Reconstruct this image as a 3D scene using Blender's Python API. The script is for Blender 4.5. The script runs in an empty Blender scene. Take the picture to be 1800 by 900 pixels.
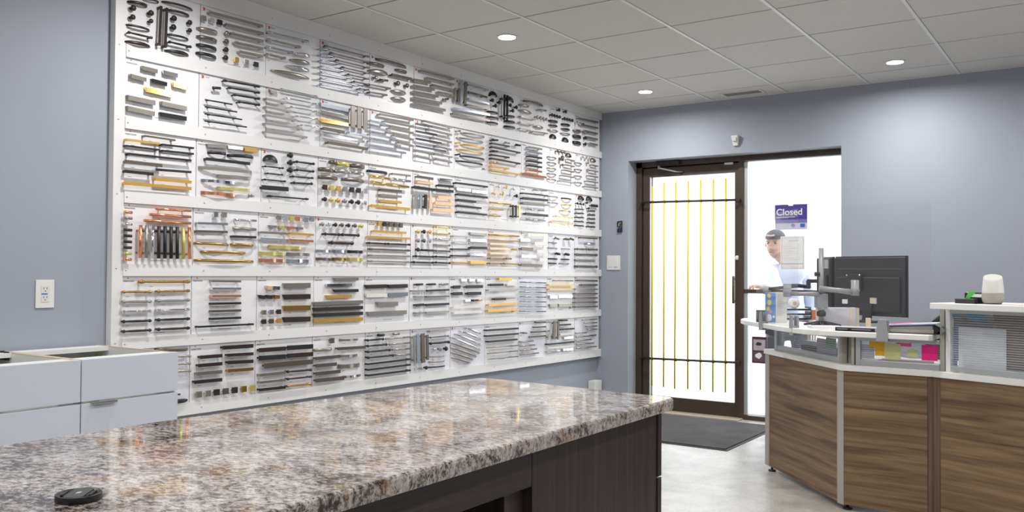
import bpy, math, random
from mathutils import Vector, Matrix
random.seed(7)
sc = bpy.context.scene
COL = sc.collection

# ------------------------------------------------------------------ camera
FPX, YAW, PITCH, ROLL = 1533.9, -0.60311, 0.018736, 0.006227
CAM = Vector((3.689, -6.6577, 1.1638))          # metres, floor at z = 0
H = 2.55                                        # ceiling height
fwd = Vector((math.sin(YAW)*math.cos(PITCH), math.cos(YAW)*math.cos(PITCH), math.sin(PITCH)))
rt0 = Vector((math.cos(YAW), -math.sin(YAW), 0)); up0 = rt0.cross(fwd)
RT = math.cos(ROLL)*rt0 + math.sin(ROLL)*up0
UP = -math.sin(ROLL)*rt0 + math.cos(ROLL)*up0
cam = bpy.data.cameras.new('camera'); cam.sensor_width = 36; cam.lens = FPX/1800*36
cam.clip_start = .05; cam.clip_end = 200
co = bpy.data.objects.new('camera', cam); COL.objects.link(co); sc.camera = co
co.matrix_world = Matrix.Translation(CAM) @ Matrix((RT, UP, -fwd)).transposed().to_4x4()

# ------------------------------------------------------------------ world, exposure
sc.view_settings.view_transform = 'Standard'; sc.view_settings.look = 'None'
sc.view_settings.gamma = 1; sc.view_settings.use_curve_mapping = False
sc.view_settings.exposure = 0.17
w = bpy.data.worlds.new('daylight'); sc.world = w; w.use_nodes = True
w.node_tree.nodes['Background'].inputs[0].default_value = (0.93, 0.96, 1, 1)
w.node_tree.nodes['Background'].inputs[1].default_value = 4.0
LAMP_W = 14.5                                   # watts per ceiling downlight

# measuring helpers: where the line of sight through a photo pixel meets a real plane
def ray(px, py): return fwd + RT*((px-900)/FPX) - UP*((py-450)/FPX)
def U(px, py, ax, val):
    d = ray(px, py); return CAM + d*((val-CAM[ax])/d[ax])
def PD(px, py, depth): return CAM + ray(px, py)*depth

# ------------------------------------------------------------------ materials
MATS = {}
def mat(name, col, rough=.5, metal=0., spec=.5, emit=None, es=1., fn=None, coat=0.):
    if name in MATS: return MATS[name]
    m = bpy.data.materials.new(name); m.use_nodes = True; MATS[name] = m
    b = m.node_tree.nodes['Principled BSDF']
    b.inputs['Base Color'].default_value = (*col, 1); b.inputs['Roughness'].default_value = rough
    b.inputs['Metallic'].default_value = metal; b.inputs['Specular IOR Level'].default_value = spec
    b.inputs['Coat Weight'].default_value = coat
    if emit: b.inputs['Emission Color'].default_value = (*emit, 1); b.inputs['Emission Strength'].default_value = es
    if fn: fn(m.node_tree, b)
    return m
def nd(t, kind, **kw):
    n = t.nodes.new(kind)
    for k, v in kw.items():
        if k in n.inputs: n.inputs[k].default_value = v
        else: setattr(n, k, v)
    return n
def coords(t, scale=(1, 1, 1), rot=(0, 0, 0)):
    g = nd(t, 'ShaderNodeNewGeometry'); mp = nd(t, 'ShaderNodeMapping')
    mp.inputs['Scale'].default_value = scale; mp.inputs['Rotation'].default_value = rot
    t.links.new(g.outputs['Position'], mp.inputs['Vector']); return mp.outputs[0]
def ramp(t, src, stops):
    r = nd(t, 'ShaderNodeValToRGB'); e = r.color_ramp.elements
    while len(e) < len(stops): e.new(.5)
    for i, (p, c) in enumerate(stops): e[i].position = p; e[i].color = (*c, 1)
    t.links.new(src, r.inputs[0]); return r.outputs[0]
def noise(t, vec, scale, detail=4, dist=0., rough=.55):
    n = nd(t, 'ShaderNodeTexNoise', Scale=scale, Detail=detail, Distortion=dist, Roughness=rough)
    t.links.new(vec, n.inputs['Vector']); return n.outputs['Fac']
def bump(t, b, src, dist=.001, strength=.3):
    n = nd(t, 'ShaderNodeBump', Strength=strength, Distance=dist)
    t.links.new(src, n.inputs['Height']); t.links.new(n.outputs[0], b.inputs['Normal'])
def mixc(t, fac, a, b, mode='MIX'):
    m = nd(t, 'ShaderNodeMix', data_type='RGBA', blend_type=mode)
    if isinstance(fac, float): m.inputs[0].default_value = fac
    else: t.links.new(fac, m.inputs[0])
    for s, i in ((a, 6), (b, 7)):
        if isinstance(s, tuple): m.inputs[i].default_value = (*s, 1)
        else: t.links.new(s, m.inputs[i])
    return m.outputs[2]

def f_mottle(c1, c2, scale, bd=.0006, bs=.15, detail=4):
    def f(t, b):
        n = noise(t, coords(t), scale, detail)
        t.links.new(ramp(t, n, [(.3, c1), (.7, c2)]), b.inputs['Base Color'])
        bump(t, b, noise(t, coords(t), scale*9, 3), bd, bs)
    return f
def f_granite(t, b):
    v = coords(t, (.8, 1.2, 1.0), (0, 0, -.6))
    n1 = noise(t, v, 95, 8, .35, .74); n2 = noise(t, v, 8, 7, .6, .74)
    def madd(a, k, c):
        m = nd(t, 'ShaderNodeMath', operation='MULTIPLY_ADD'); t.links.new(a, m.inputs[0]); m.inputs[1].default_value = k
        if isinstance(c, float): m.inputs[2].default_value = c
        else: t.links.new(c, m.inputs[2])
        return m.outputs[0]
    val = madd(n2, .60, madd(n1, 1.0, -.30))
    speck = ramp(t, val, [(.0, (.010, .008, .009)), (.375, (.018, .014, .015)), (.42, (.075, .06, .055)), (.46, (.19, .16, .142)), (.51, (.33, .295, .275)), (.58, (.44, .41, .39)), (.68, (.58, .56, .54))])
    tanm = ramp(t, noise(t, coords(t, (.5, 1.6, 1), (0, 0, -1.15)), 6.5, 5, 1.4, .6), [(.56, (0, 0, 0)), (.66, (1, 1, 1))])
    c = mixc(t, tanm, speck, mixc(t, .9, speck, (.82, .58, .36), 'MULTIPLY'))
    gm = ramp(t, noise(t, v, 3.2, 3, .6), [(.50, (0, 0, 0)), (.62, (1, 1, 1))])
    c = mixc(t, gm, c, mixc(t, .5, c, (.62, .58, .60), 'MULTIPLY'))
    t.links.new(c, b.inputs['Base Color'])
def f_walnut(t, b):
    v = coords(t, (.55, .55, 13)); n1 = noise(t, v, 2.6, 6, .55, .6); n2 = noise(t, coords(t, (2.2, 2.2, 120)), 2.2, 4, .3, .6)
    c = ramp(t, n1, [(.30, (.080, .044, .020)), (.42, (.150, .087, .042)), (.53, (.208, .129, .064)), (.68, (.268, .172, .090))])
    c2 = mixc(t, .55, c, ramp(t, n2, [(.35, (.55, .52, .5)), (.6, (1, 1, 1))]), 'MULTIPLY')
    t.links.new(c2, b.inputs['Base Color']); bump(t, b, n2, .0004, .2)
def f_walnut_v(t, b):
    n1 = noise(t, coords(t, (60, 60, 1.5)), 1.2, 5, .4)
    t.links.new(ramp(t, n1, [(.3, (.05, .028, .015)), (.7, (.16, .095, .055))]), b.inputs['Base Color'])
def f_espresso(sv):
    def f(t, b):
        n = noise(t, coords(t, sv), 1.0, 6, .3, .65)
        t.links.new(ramp(t, n, [(.32, (.013, .007, .007)), (.55, (.030, .018, .017)), (.75, (.062, .040, .037))]), b.inputs['Base Color'])
        bump(t, b, n, .0004, .3)
    return f
def f_floor(t, b):
    v = coords(t); n1 = noise(t, v, 5, 6, .6, .6); n2 = noise(t, v, 60, 4, .5, .6)
    c = ramp(t, n1, [(.3, (.30, .285, .26)), (.5, (.40, .385, .36)), (.7, (.49, .475, .45))])
    c = mixc(t, .5, c, ramp(t, n2, [(.3, (.55, .53, .5)), (.6, (1, 1, 1))]), 'MULTIPLY')
    t.links.new(c, b.inputs['Base Color']); bump(t, b, n2, .0005, .1)
def f_mat(t, b):
    n1 = noise(t, coords(t), 420, 3, 0, .7); n2 = noise(t, coords(t), 6, 4, .5)
    c = mixc(t, .6, ramp(t, n1, [(.35, (.022, .020, .022)), (.65, (.095, .088, .092))]), ramp(t, n2, [(.3, (.55, .55, .55)), (.7, (1.3, 1.25, 1.25))]), 'MULTIPLY')
    t.links.new(c, b.inputs['Base Color']); bump(t, b, n1, .003, .6)
def f_glass(tint, gl=.06, haze=0.):
    def f(t, b):
        o = t.nodes['Material Output']
        tr = nd(t, 'ShaderNodeBsdfTransparent'); tr.inputs[0].default_value = (*tint, 1)
        g = nd(t, 'ShaderNodeBsdfGlossy', Roughness=.03); mx = nd(t, 'ShaderNodeMixShader')
        fr = nd(t, 'ShaderNodeLayerWeight', Blend=.5); pw = nd(t, 'ShaderNodeMath', operation='POWER'); pw.inputs[1].default_value = 5
        t.links.new(fr.outputs['Facing'], pw.inputs[0]); ad = nd(t, 'ShaderNodeMath', operation='MULTIPLY_ADD'); ad.inputs[1].default_value = .96; ad.inputs[2].default_value = .04
        t.links.new(pw.outputs[0], ad.inputs[0]); mul = nd(t, 'ShaderNodeMath', operation='MULTIPLY'); mul.inputs[1].default_value = gl
        t.links.new(ad.outputs[0], mul.inputs[0]); t.links.new(mul.outputs[0], mx.inputs[0])
        t.links.new(tr.outputs[0], mx.inputs[1]); t.links.new(g.outputs[0], mx.inputs[2])
        out = mx.outputs[0]
        if haze:
            d = nd(t, 'ShaderNodeBsdfDiffuse'); d.inputs[0].default_value = (.9, .9, .95, 1)
            m2 = nd(t, 'ShaderNodeMixShader'); m2.inputs[0].default_value = haze
            t.links.new(out, m2.inputs[1]); t.links.new(d.outputs[0], m2.inputs[2]); out = m2.outputs[0]
        t.links.new(out, o.inputs[0])
    return f
def f_ribbed(t, b):                             # twin-wall polycarbonate: clear channels, milky webs
    o = t.nodes['Material Output']; g = nd(t, 'ShaderNodeNewGeometry'); sp = nd(t, 'ShaderNodeSeparateXYZ')
    t.links.new(g.outputs['Position'], sp.inputs[0])
    m = nd(t, 'ShaderNodeMath', operation='MULTIPLY'); m.inputs[1].default_value = 2*math.pi/.0105; t.links.new(sp.outputs[2], m.inputs[0])
    s = nd(t, 'ShaderNodeMath', operation='SINE'); t.links.new(m.outputs[0], s.inputs[0])
    mr = nd(t, 'ShaderNodeMapRange'); mr.inputs[1].default_value = -1; mr.inputs[2].default_value = 1; mr.inputs[3].default_value = .04; mr.inputs[4].default_value = .28
    t.links.new(s.outputs[0], mr.inputs[0])
    tr = nd(t, 'ShaderNodeBsdfTransparent'); tr.inputs[0].default_value = (.93, .94, .96, 1)
    d = nd(t, 'ShaderNodeBsdfPrincipled'); d.inputs['Base Color'].default_value = (.72, .74, .78, 1); d.inputs['Roughness'].default_value = .25
    mx = nd(t, 'ShaderNodeMixShader'); t.links.new(mr.outputs[0], mx.inputs[0]); t.links.new(tr.outputs[0], mx.inputs[1]); t.links.new(d.outputs[0], mx.inputs[2])
    t.links.new(mx.outputs[0], o.inputs[0])

M_wall = mat('wall_paint', (.320, .347, .405), .7, fn=f_mottle((.315, .342, .400), (.325, .352, .410), 3))
M_tile = mat('ceiling_tile', (.61, .60, .58), .95, fn=f_mottle((.595, .585, .565), (.625, .615, .595), 40, .001, .5))
M_tee = mat('ceiling_tee_white', (.72, .71, .69), .4)
M_tee2 = mat('ceiling_tee_gap_shade', (.25, .21, .16), .6)  # brown puts the shadow gap along the tiles into the cross tees
M_dark = mat('plenum', (.03, .03, .03), .9)
M_floor = mat('floor_vinyl', (.6, .58, .54), .35, fn=f_floor)
M_mat = mat('mat_fibre', (.05, .05, .05), .95, fn=f_mat)
M_rub = mat('mat_rubber', (.02, .02, .02), .6)
M_granite = mat('granite', (.5, .45, .42), .06, fn=f_granite, coat=.3)
M_esp = mat('espresso_vertical', (.03, .02, .02), .42, fn=f_espresso((75, 75, 2)))
M_esph = mat('espresso_horizontal', (.03, .02, .02), .42, fn=f_espresso((4, 2.2, 110)))
M_wal = mat('walnut_laminate', (.2, .1, .05), .45, fn=f_walnut)
M_walv = mat('walnut_edge', (.1, .05, .03), .5, fn=f_walnut_v)
M_white = mat('white_laminate', (.74, .74, .74), .4)
M_cab = mat('cabinet_front', (.60, .645, .72), .38)
M_mel = mat('melamine', (.72, .73, .69), .5)
M_chip = mat('chipboard_edge', (.55, .42, .29), .8, fn=f_mottle((.45, .33, .22), (.62, .50, .36), 90))
M_board = mat('sample_board', (.80, .80, .825), .35)
M_board2 = mat('sample_board_lilac', (.76, .76, .83), .35)
M_rail = mat('rail_white', (.75, .75, .75), .4)
M_top = mat('counter_white', (.76, .76, .74), .4)
M_alu = mat('aluminium', (.50, .52, .53), .38, .6)
M_alub = mat('aluminium_brown_grey', (.36, .35, .30), .5)
M_frame = mat('bronze_frame', (.060, .040, .031), .42, .1)
M_iron = mat('iron_bar', (.035, .022, .018), .5)
M_yel = mat('bar_clipping_yellow', (.66, .58, .0), .5)  # yellow is the fringe of clipped backlight, put into the bars' colour
M_plast = mat('white_plastic', (.74, .74, .72), .35)
M_slot = mat('socket_slot', (.05, .05, .045), .6)
M_blue = mat('blue_strip', (.03, .12, .55), .5)
M_black = mat('black_plastic', (.008, .008, .009), .4)
M_black2 = mat('black_matte', (.02, .02, .022), .6)
M_mon = mat('monitor_back', (.022, .021, .023), .4)
M_grey = mat('grey_plastic', (.30, .31, .33), .45)
M_silver = mat('silver_arm', (.27, .28, .29), .45, .3)
M_paper = mat('paper', (.80, .80, .80), .7)
M_lens = mat('lamp_lens', (1, 1, 1), .5, emit=(1, .98, .95), es=14)
M_chrome = mat('polished_chrome', (.85, .86, .88), .07, 1)
M_glass = mat('window_glass', (1, 1, 1), fn=f_glass((.97, .98, .98), .8))
M_acr = mat('clear_acrylic', (1, 1, 1), fn=f_glass((.985, .985, .99), .7, .012))
M_rib = mat('ribbed_panel', (1, 1, 1), fn=f_ribbed)
M_print = mat('grey_print', (.33, .33, .34), .8)
M_ink = mat('black_print', (.10, .10, .10), .8)
M_red = mat('red_print', (.65, .06, .04), .7)
M_lav = mat('lavender_print', (.42, .42, .62), .7)

# ------------------------------------------------------------------ mesh building
class MB:
    def __init__(s): s.v = []; s.f = []; s.sm = []
    def add(s, vs, fs, smooth=False):
        o = len(s.v); s.v += [Vector(p) for p in vs]; s.f += [[i+o for i in f] for f in fs]; s.sm += [smooth]*len(fs); return s
    def box(s, a, b):
        x0, y0, z0 = [min(p, q) for p, q in zip(a, b)]; x1, y1, z1 = [max(p, q) for p, q in zip(a, b)]
        return s.add([(x0,y0,z0),(x1,y0,z0),(x1,y1,z0),(x0,y1,z0),(x0,y0,z1),(x1,y0,z1),(x1,y1,z1),(x0,y1,z1)],
                     [(0,3,2,1),(4,5,6,7),(0,1,5,4),(1,2,6,5),(2,3,7,6),(3,0,4,7)])
    def obox(s, c, ax, ay, az, sx, sy, sz):     # centre, three unit axes, full sizes
        c = Vector(c); vs = []
        for k in (-.5, .5):
            for i, j in ((-.5,-.5),(.5,-.5),(.5,.5),(-.5,.5)): vs.append(c+ax*(i*sx)+ay*(j*sy)+az*(k*sz))
        return s.add(vs, [(0,3,2,1),(4,5,6,7),(0,1,5,4),(1,2,6,5),(2,3,7,6),(3,0,4,7)])
    def bar(s, p, q, w, h, up=(0, 0, 1)):       # box between two points
        p = Vector(p); q = Vector(q); a = (q-p); L = a.length; a.normalize(); b = Vector(up).cross(a)
        if b.length < 1e-4: b = Vector((1, 0, 0)).cross(a)
        b.normalize(); c = a.cross(b)
        return s.obox((p+q)/2, a, b, c, L, w, h)
    def prism(s, poly, z0, z1):
        n = len(poly); vs = [(p[0], p[1], z0) for p in poly]+[(p[0], p[1], z1) for p in poly]
        return s.add(vs, [list(range(n))[::-1], list(range(n, 2*n))]+[(i, (i+1) % n, (i+1) % n+n, i+n) for i in range(n)])
    def sweep(s, pts, ws, hs, ref, seg=8, square=False, smooth=True, caps=True):   # section half sizes ws (across) and hs (along ref)
        pts = [Vector(p) for p in pts]; ref = Vector(ref); n = len(pts); vs = []; fs = []
        for i, p in enumerate(pts):
            a = (pts[min(i+1, n-1)]-pts[max(i-1, 0)]).normalized(); b = ref.cross(a)
            if b.length < 1e-5: b = Vector((.3, .5, .8)).cross(a)
            b.normalize(); c = a.cross(b)
            if square: vs += [p-b*ws[i]-c*hs[i], p+b*ws[i]-c*hs[i], p+b*ws[i]+c*hs[i], p-b*ws[i]+c*hs[i]]
            else:
                for k in range(seg):
                    t = 2*math.pi*k/seg; vs.append(p+b*(ws[i]*math.cos(t))+c*(hs[i]*math.sin(t)))
        m = 4 if square else seg
        for i in range(n-1):
            for k in range(m): fs.append((i*m+k, i*m+(k+1) % m, (i+1)*m+(k+1) % m, (i+1)*m+k))
        s.add(vs, fs, smooth and not square)
        if caps:
            o = len(s.v)-n*m; s.f += [[o+k for k in range(m)][::-1], [o+(n-1)*m+k for k in range(m)]]; s.sm += [False, False]
        return s
    def tube(s, pts, r, seg=8, ref=(0, 0, 1)):
        rs = r if isinstance(r, (list, tuple)) else [r]*len(pts)
        return s.sweep(pts, rs, rs, ref, seg)
    def lathe(s, c, axis, prof, seg=16, smooth=True, sx=1.):  # prof: (radius, height)
        c = Vector(c); ax = Vector(axis).normalized(); b = ax.orthogonal().normalized(); d = ax.cross(b); vs = []; fs = []
        for r, h in prof:
            for k in range(seg):
                t = 2*math.pi*k/seg; vs.append(c+ax*h+b*(r*math.cos(t))+d*(r*math.sin(t)*sx))
        for i in range(len(prof)-1):
            for k in range(seg): fs.append((i*seg+k, i*seg+(k+1) % seg, (i+1)*seg+(k+1) % seg, (i+1)*seg+k))
        s.add(vs, fs, smooth); o = len(s.v)-len(vs)
        s.f += [[o+k for k in range(seg)][::-1], [o+(len(prof)-1)*seg+k for k in range(seg)]]; s.sm += [False, False]
        return s
    def build(s, name, m, parent=None, bevel=0., origin=None, **props):
        me = bpy.data.meshes.new(name)
        lo = Vector([min(v[i] for v in s.v) for i in range(3)]); hi = Vector([max(v[i] for v in s.v) for i in range(3)])
        o = Vector(origin) if origin else Vector(((lo.x+hi.x)/2, (lo.y+hi.y)/2, lo.z))
        me.from_pydata([tuple(v-o) for v in s.v], [], s.f)
        me.polygons.foreach_set('use_smooth', s.sm); me.materials.append(m); me.update()
        import bmesh
        bm = bmesh.new(); bm.from_mesh(me); bmesh.ops.recalc_face_normals(bm, faces=bm.faces); bm.to_mesh(me); bm.free()
        ob = bpy.data.objects.new(name, me); COL.objects.link(ob)
        return place(ob, o, parent, bevel, props)
WL = {}                                         # world locations (nothing is rotated at object level)
def place(ob, o, parent, bevel=0., props=None):
    WL[ob.name] = Vector(o)
    if parent is not None: ob.parent = parent; ob.location = Vector(o)-WL[parent.name]
    else: ob.location = o
    if bevel:
        b = ob.modifiers.new('bevel', 'BEVEL'); b.width = bevel; b.segments = 2; b.limit_method = 'ANGLE'
    for k, v in (props or {}).items(): ob[k] = v
    return ob
def thing(name, label, cat, loc, group=None):
    o = bpy.data.objects.new(name, None); COL.objects.link(o); o.empty_display_size = .1
    o.location = loc; WL[o.name] = Vector(loc); o['label'] = label; o['category'] = cat
    if group: o['group'] = group
    return o
def box(name, a, b, m, parent=None, bevel=0., **pr): return MB().box(a, b).build(name, m, parent, bevel, **pr)
def text_mesh(s, size=.1, bold=0.):
    c = bpy.data.curves.new('lettering', 'FONT'); c.body = s; c.size = size; c.extrude = .0004; c.offset = bold
    o = bpy.data.objects.new('lettering', c); COL.objects.link(o)
    bpy.context.view_layer.update()
    me = bpy.data.meshes.new_from_object(o.evaluated_get(bpy.context.evaluated_depsgraph_get()))
    bpy.data.objects.remove(o); return me
def put_text(name, me, m, loc, xax, yax, parent, scale=1.):
    """orient a shared lettering mesh: copy with vertices baked into world axes"""
    xax = Vector(xax).normalized(); yax = Vector(yax).normalized(); zax = xax.cross(yax)
    n = me.copy(); n.transform(Matrix((xax*scale, yax*scale, zax*scale)).transposed().to_4x4())
    n.materials.clear(); n.materials.append(m)
    ob = bpy.data.objects.new(name, n); COL.objects.link(ob); return place(ob, Vector(loc), parent)

# ================================================================== SETTING
ST = dict(kind='structure')
XR, YB = 6.6, -9.4                              # far sides of the room, out of view
box('floor', (-.2, YB, -.1), (XR, .30, 0), M_floor, **ST)
box('wall_left', (-.15, YB, 0), (0, .30, H), M_wall, **ST)
box('wall_right', (XR, YB, 0), (XR+.15, .30, H), M_wall, **ST)
box('wall_back', (-.15, YB-.15, 0), (XR+.15, YB, H), M_wall, **ST)
DX0, DX1, DZ = .299, 2.044, 2.115               # doorway opening
wb = MB().box((0, 0, 0), (DX0, .30, H)).box((DX1, 0, 0), (XR, .30, H)).box((DX0, 0, DZ), (DX1, .30, H))
wb.build('wall_front', M_wall, **ST)
# lintel follows the photo: slight dry edge of plaster above the frame
ceil = box('ceiling', (-.15, YB, H+.035), (XR+.15, .30, H+.12), M_dark, **ST)
xs = [.004, .4706]; 
while xs[-1] < XR-.3: xs.append(xs[-1]+.589)
xs.append(XR-.004)
ys = [-.004, -.345]
while ys[-1] > YB+.3: ys.append(ys[-1]-.601)
ys.append(YB+.004)
LAMPS = [(.765, -2.478), (.765, -.635), (2.53, -.60), (2.53, -2.478), (.765, -4.32), (2.53, -4.32), (4.3, -.6), (4.3, -2.478), (4.3, -4.32),
         (.765, -6.16), (2.53, -6.16), (4.3, -6.16), (6.0, -2.478), (6.0, -6.16), (2.53, -8.3), (4.3, -8.3), (.765, -8.3)]
VENT = (1.22, 1.50, -.235, -.125)
tile_cache = {}
for i in range(len(xs)-1):
    for j in range(len(ys)-1):
        x0, x1, y0, y1 = xs[i]+.0100, xs[i+1]-.0100, ys[j+1]+.0055, ys[j]-.0055
        key = (round(x1-x0, 4), round(y1-y0, 4))
        if key not in tile_cache:
            o = box('ceiling_tile', (x0, y0, H-.001), (x1, y1, H+.012), M_tile, ceil); tile_cache[key] = o
        else:
            o = tile_cache[key].copy(); COL.objects.link(o)
            place(o, ((x0+x1)/2, (y0+y1)/2, H-.001), ceil)
for k, x in enumerate(xs[1:-1]):
    box('main_runner', (x-.0085, YB, H-.005), (x+.0085, -.002, H+.01), M_tee, ceil)
box('wall_angle', (.0, YB, H-.003), (.012, -.004, H+.01), M_tee, ceil)
box('wall_angle', (.0, -.014, H-.003), (XR, 0, H+.01), M_tee, ceil)
mc = MB()
for y in ys[1:-1]:
    for i in range(len(xs)-1): mc.box((xs[i]+.009, y-.0045, H+.002), (xs[i+1]-.009, y+.0045, H+.01))
mc.build('cross_runner', M_tee2, ceil, kind='stuff')

# ceiling downlights
names = ['round ceiling downlight above the wall display, nearest the camera', 'round ceiling downlight in the far corner beside the wall display',
         'round ceiling downlight at right, above the reception desk by the end wall']
for k, (x, y) in enumerate(LAMPS):
    r = .052
    t = thing('ceiling_downlight', names[k] if k < 3 else 'round recessed ceiling downlight outside the photograph', 'light', (x, y, H-.006), 'recessed ceiling downlights')
    MB().lathe((x, y, H-.007), (0, 0, 1), [(r-.004, .0), (r+.008, .0), (r+.010, .006), (r-.004, .006)], 28).build('trim_ring', M_plast, t)
    MB().lathe((x, y, H-.009), (0, 0, 1), [(r*.6, -.002), (r-.002, .0), (r-.002, .004)], 28).build('lens', M_lens, t)
    L = bpy.data.lights.new('downlight_beam', 'AREA'); L.shape = 'DISK'; L.size = .1; L.energy = LAMP_W; L.color = (1, .98, .955); L.spread = math.radians(172)
    lo = bpy.data.objects.new('downlight_beam', L); COL.objects.link(lo); lo.parent = t; lo.location = (0, 0, -.012)
# ceiling vent
t = thing('ceiling_vent', 'small rectangular ceiling air vent close to the end wall above the door', 'vent', (1.36, -.18, H-.01))
x0, x1, y0, y1 = VENT
mf = MB()
mf.box((x0-.02, y0-.02, H-.006), (x1+.02, y0, H)).box((x0-.02, y1, H-.006), (x1+.02, y1+.02, H)).box((x0-.02, y0, H-.006), (x0, y1, H)).box((x1, y0, H-.006), (x1+.02, y1, H))
mf.build('vent_frame', M_tee, t)
box('vent_opening', (x0, y0, H-.0015), (x1, y1, H-.001), M_dark, t)
for k in range(5):
    y = y0+(k+.5)*(y1-y0)/5
    MB().obox((1.36, y, H-.004), Vector((1, 0, 0)), Vector((0, .8, .6)), Vector((0, -.6, .8)), x1-x0, .013, .0012).build('slat', M_tee, t)

# ------------------------------------------------------------------ wall display
PX = .034                                       # front face of the sample boards
RX = .046                                       # front face of the rails
# measured rail edges: (left top, left bottom, right top, right bottom) heights
rails = []
for (lx, lt, lb, rt_, rb) in [(219.7, 76, 98.7, 266.3, 277.8), (216, 203.3, 224.4, 335.6, 346.6), (213.3, 334.4, 355.6, 404, 416), (211.6, 464, 485.3, 474, 485.6),
                              (211, 595.5, 615.5, 544, 555.3)]:
    rails.append([U(lx, lt, 0, RX).z, U(lx, lb, 0, RX).z, U(1055.5, rt_, 0, RX).z, U(1055.5, rb, 0, RX).z])
zb = U(314.5, 731, 0, RX).z
rails.append([zb+.058, zb, U(1055.5, 613.3, 0, RX).z, U(1055.5, 626.2, 0, RX).z])
ztl = U(350, 7, 0, RX).z
rails.insert(0, [H-.002, ztl, H-.002, U(1055.5, 210.5, 0, RX).z])
YL, YR = -4.430, -.004
rack = thing('display_rack', 'white wall rack of seven rails holding cabinet hardware sample boards', 'display rack', (.02, -2.2, 2.55-2.13))
box('back_panel', (.002, -4.482, rails[6][1]+.004), (.024, -.02, H-.004), M_rail, rack)
box('stile', (.024, -4.482, rails[6][1]-.01), (RX-.004, YL, H-.002), M_rail, rack, .001)
def railz(k, y, top):
    f = (y-YL)/(YR-YL); r = rails[k]
    return r[0 if top else 1]*(1-f)+r[2 if top else 3]*f
cuts = [739, 739, 739, 662, 662, 662, 662]
for k in range(7):
    yc = U(cuts[k], 400, 0, RX).y
    rl = None
    for a, b in ((YL, yc-.0008), (yc+.0008, YR)):
        m = MB(); x0, x1 = PX+.0006, RX
        z = [railz(k, a, 0), railz(k, a, 1), railz(k, b, 0), railz(k, b, 1)]
        m.add([(x0,a,z[0]),(x1,a,z[0]),(x1,b,z[2]),(x0,b,z[2]),(x0,a,z[1]),(x1,a,z[1]),(x1,b,z[3]),(x0,b,z[3])], [(0,3,2,1),(4,5,6,7),(0,1,5,4),(1,2,6,5),(2,3,7,6),(3,0,4,7)])
        o = m.build('rail', M_rail, rack); rl = rl or o
    ms = MB()
    yy = YL+.012
    while yy < YR-.05:
        zc = (railz(k, yy, 0)+railz(k, yy, 1))/2-(.0 if k else .01)
        ms.lathe((RX, yy, zc), (1, 0, 0), [(.0042, 0), (.0036, .0018), (.0008, .0022)], 10); yy += .405
    ms.build('screw_heads', M_alu, rl, kind='stuff')
ms = MB()
for k in range(5): ms.lathe((RX-.004, -4.462, H-.38-.333*k), (1, 0, 0), [(.0042, 0), (.0036, .0018), (.0008, .0022)], 10)
ms.build('screw_heads', M_alu, rack, kind='stuff')

BX = [[213, 347, 463, 559, 647, 725, 798, 861, 912.5, 966, 1009, 1052.5],
      [213, 346, 464.7, 560, 648, 728, 797, 858, 915.5, 965, 1011, 1052.5],
      [213, 342.6, 457.4, 557.6, 646.8, 724.6, 799, 858.5, 913.6, 965, 1011, 1051.5],
      [213, 338.5, 453.8, 554.2, 645.6, 721.5, 794.8, 858, 913.5, 963.7, 1010, 1051.5],
      [211, 337.2, 451.9, 552, 641.6, 719.8, 790, 853.5, 910.6, 962, 1009.7, 1051.5],
      [211, 336, 450.5, 550.5, 643.5, 722, 792.5, 852.8, 912, 961, 1010, 1051]]
CROPS = dict(A=(190, 0, 3.75), B=(190, 220, 3.4605), C=(190, 470, 3.334), D=(540, 50, 3.7515), E=(540, 270, 4.0909), F=(540, 470, 4.0909),
             G=(780, 120, 4.0897), H=(780, 300, 4.738), I=(780, 470, 4.738))
FIN = {  # finish: (wording, colour, roughness, metal)
 'k': ('matte black', (.013, .012, .013), .42, .0), 'o': ('oil-rubbed bronze', (.05, .035, .028), .38, .5), 'n': ('brushed nickel', (.36, .33, .295), .32, .9),
 'c': ('polished chrome', (.72, .73, .75), .08, 1), 's': ('satin silver', (.40, .43, .49), .25, .9), 'g': ('polished gold', (.95, .68, .20), .14, 1),
 'y': ('satin brass', (.62, .55, .16), .32, .6), 'b': ('brushed gold', (.72, .42, .09), .33, .7), 'r': ('copper', (.85, .36, .18), .2, .9),
 'z': ('antique pewter', (.17, .145, .12), .32, .7), 'a': ('antique brass', (.45, .27, .07), .25, .9), 'p': ('rose gold', (.82, .55, .33), .35, .5), 'w': ('cream', (.75, .72, .66), .4, .1)}
FM = {k: mat('finish_'+v[0].replace(' ', '_').replace('-', '_'), v[1], v[2], v[3]) for k, v in FIN.items()}
STY = {'B': 'bar pull', 'T': 'round bar pull', 'A': 'arched pull', 'D': 'turned pull', 'W': 'curved leaf pull', 'F': 'wavy flat pull', 'C': 'cup pull', 'E': 'edge pull', 'K': 'round knob', 'Q': 'square knob'}
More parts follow.
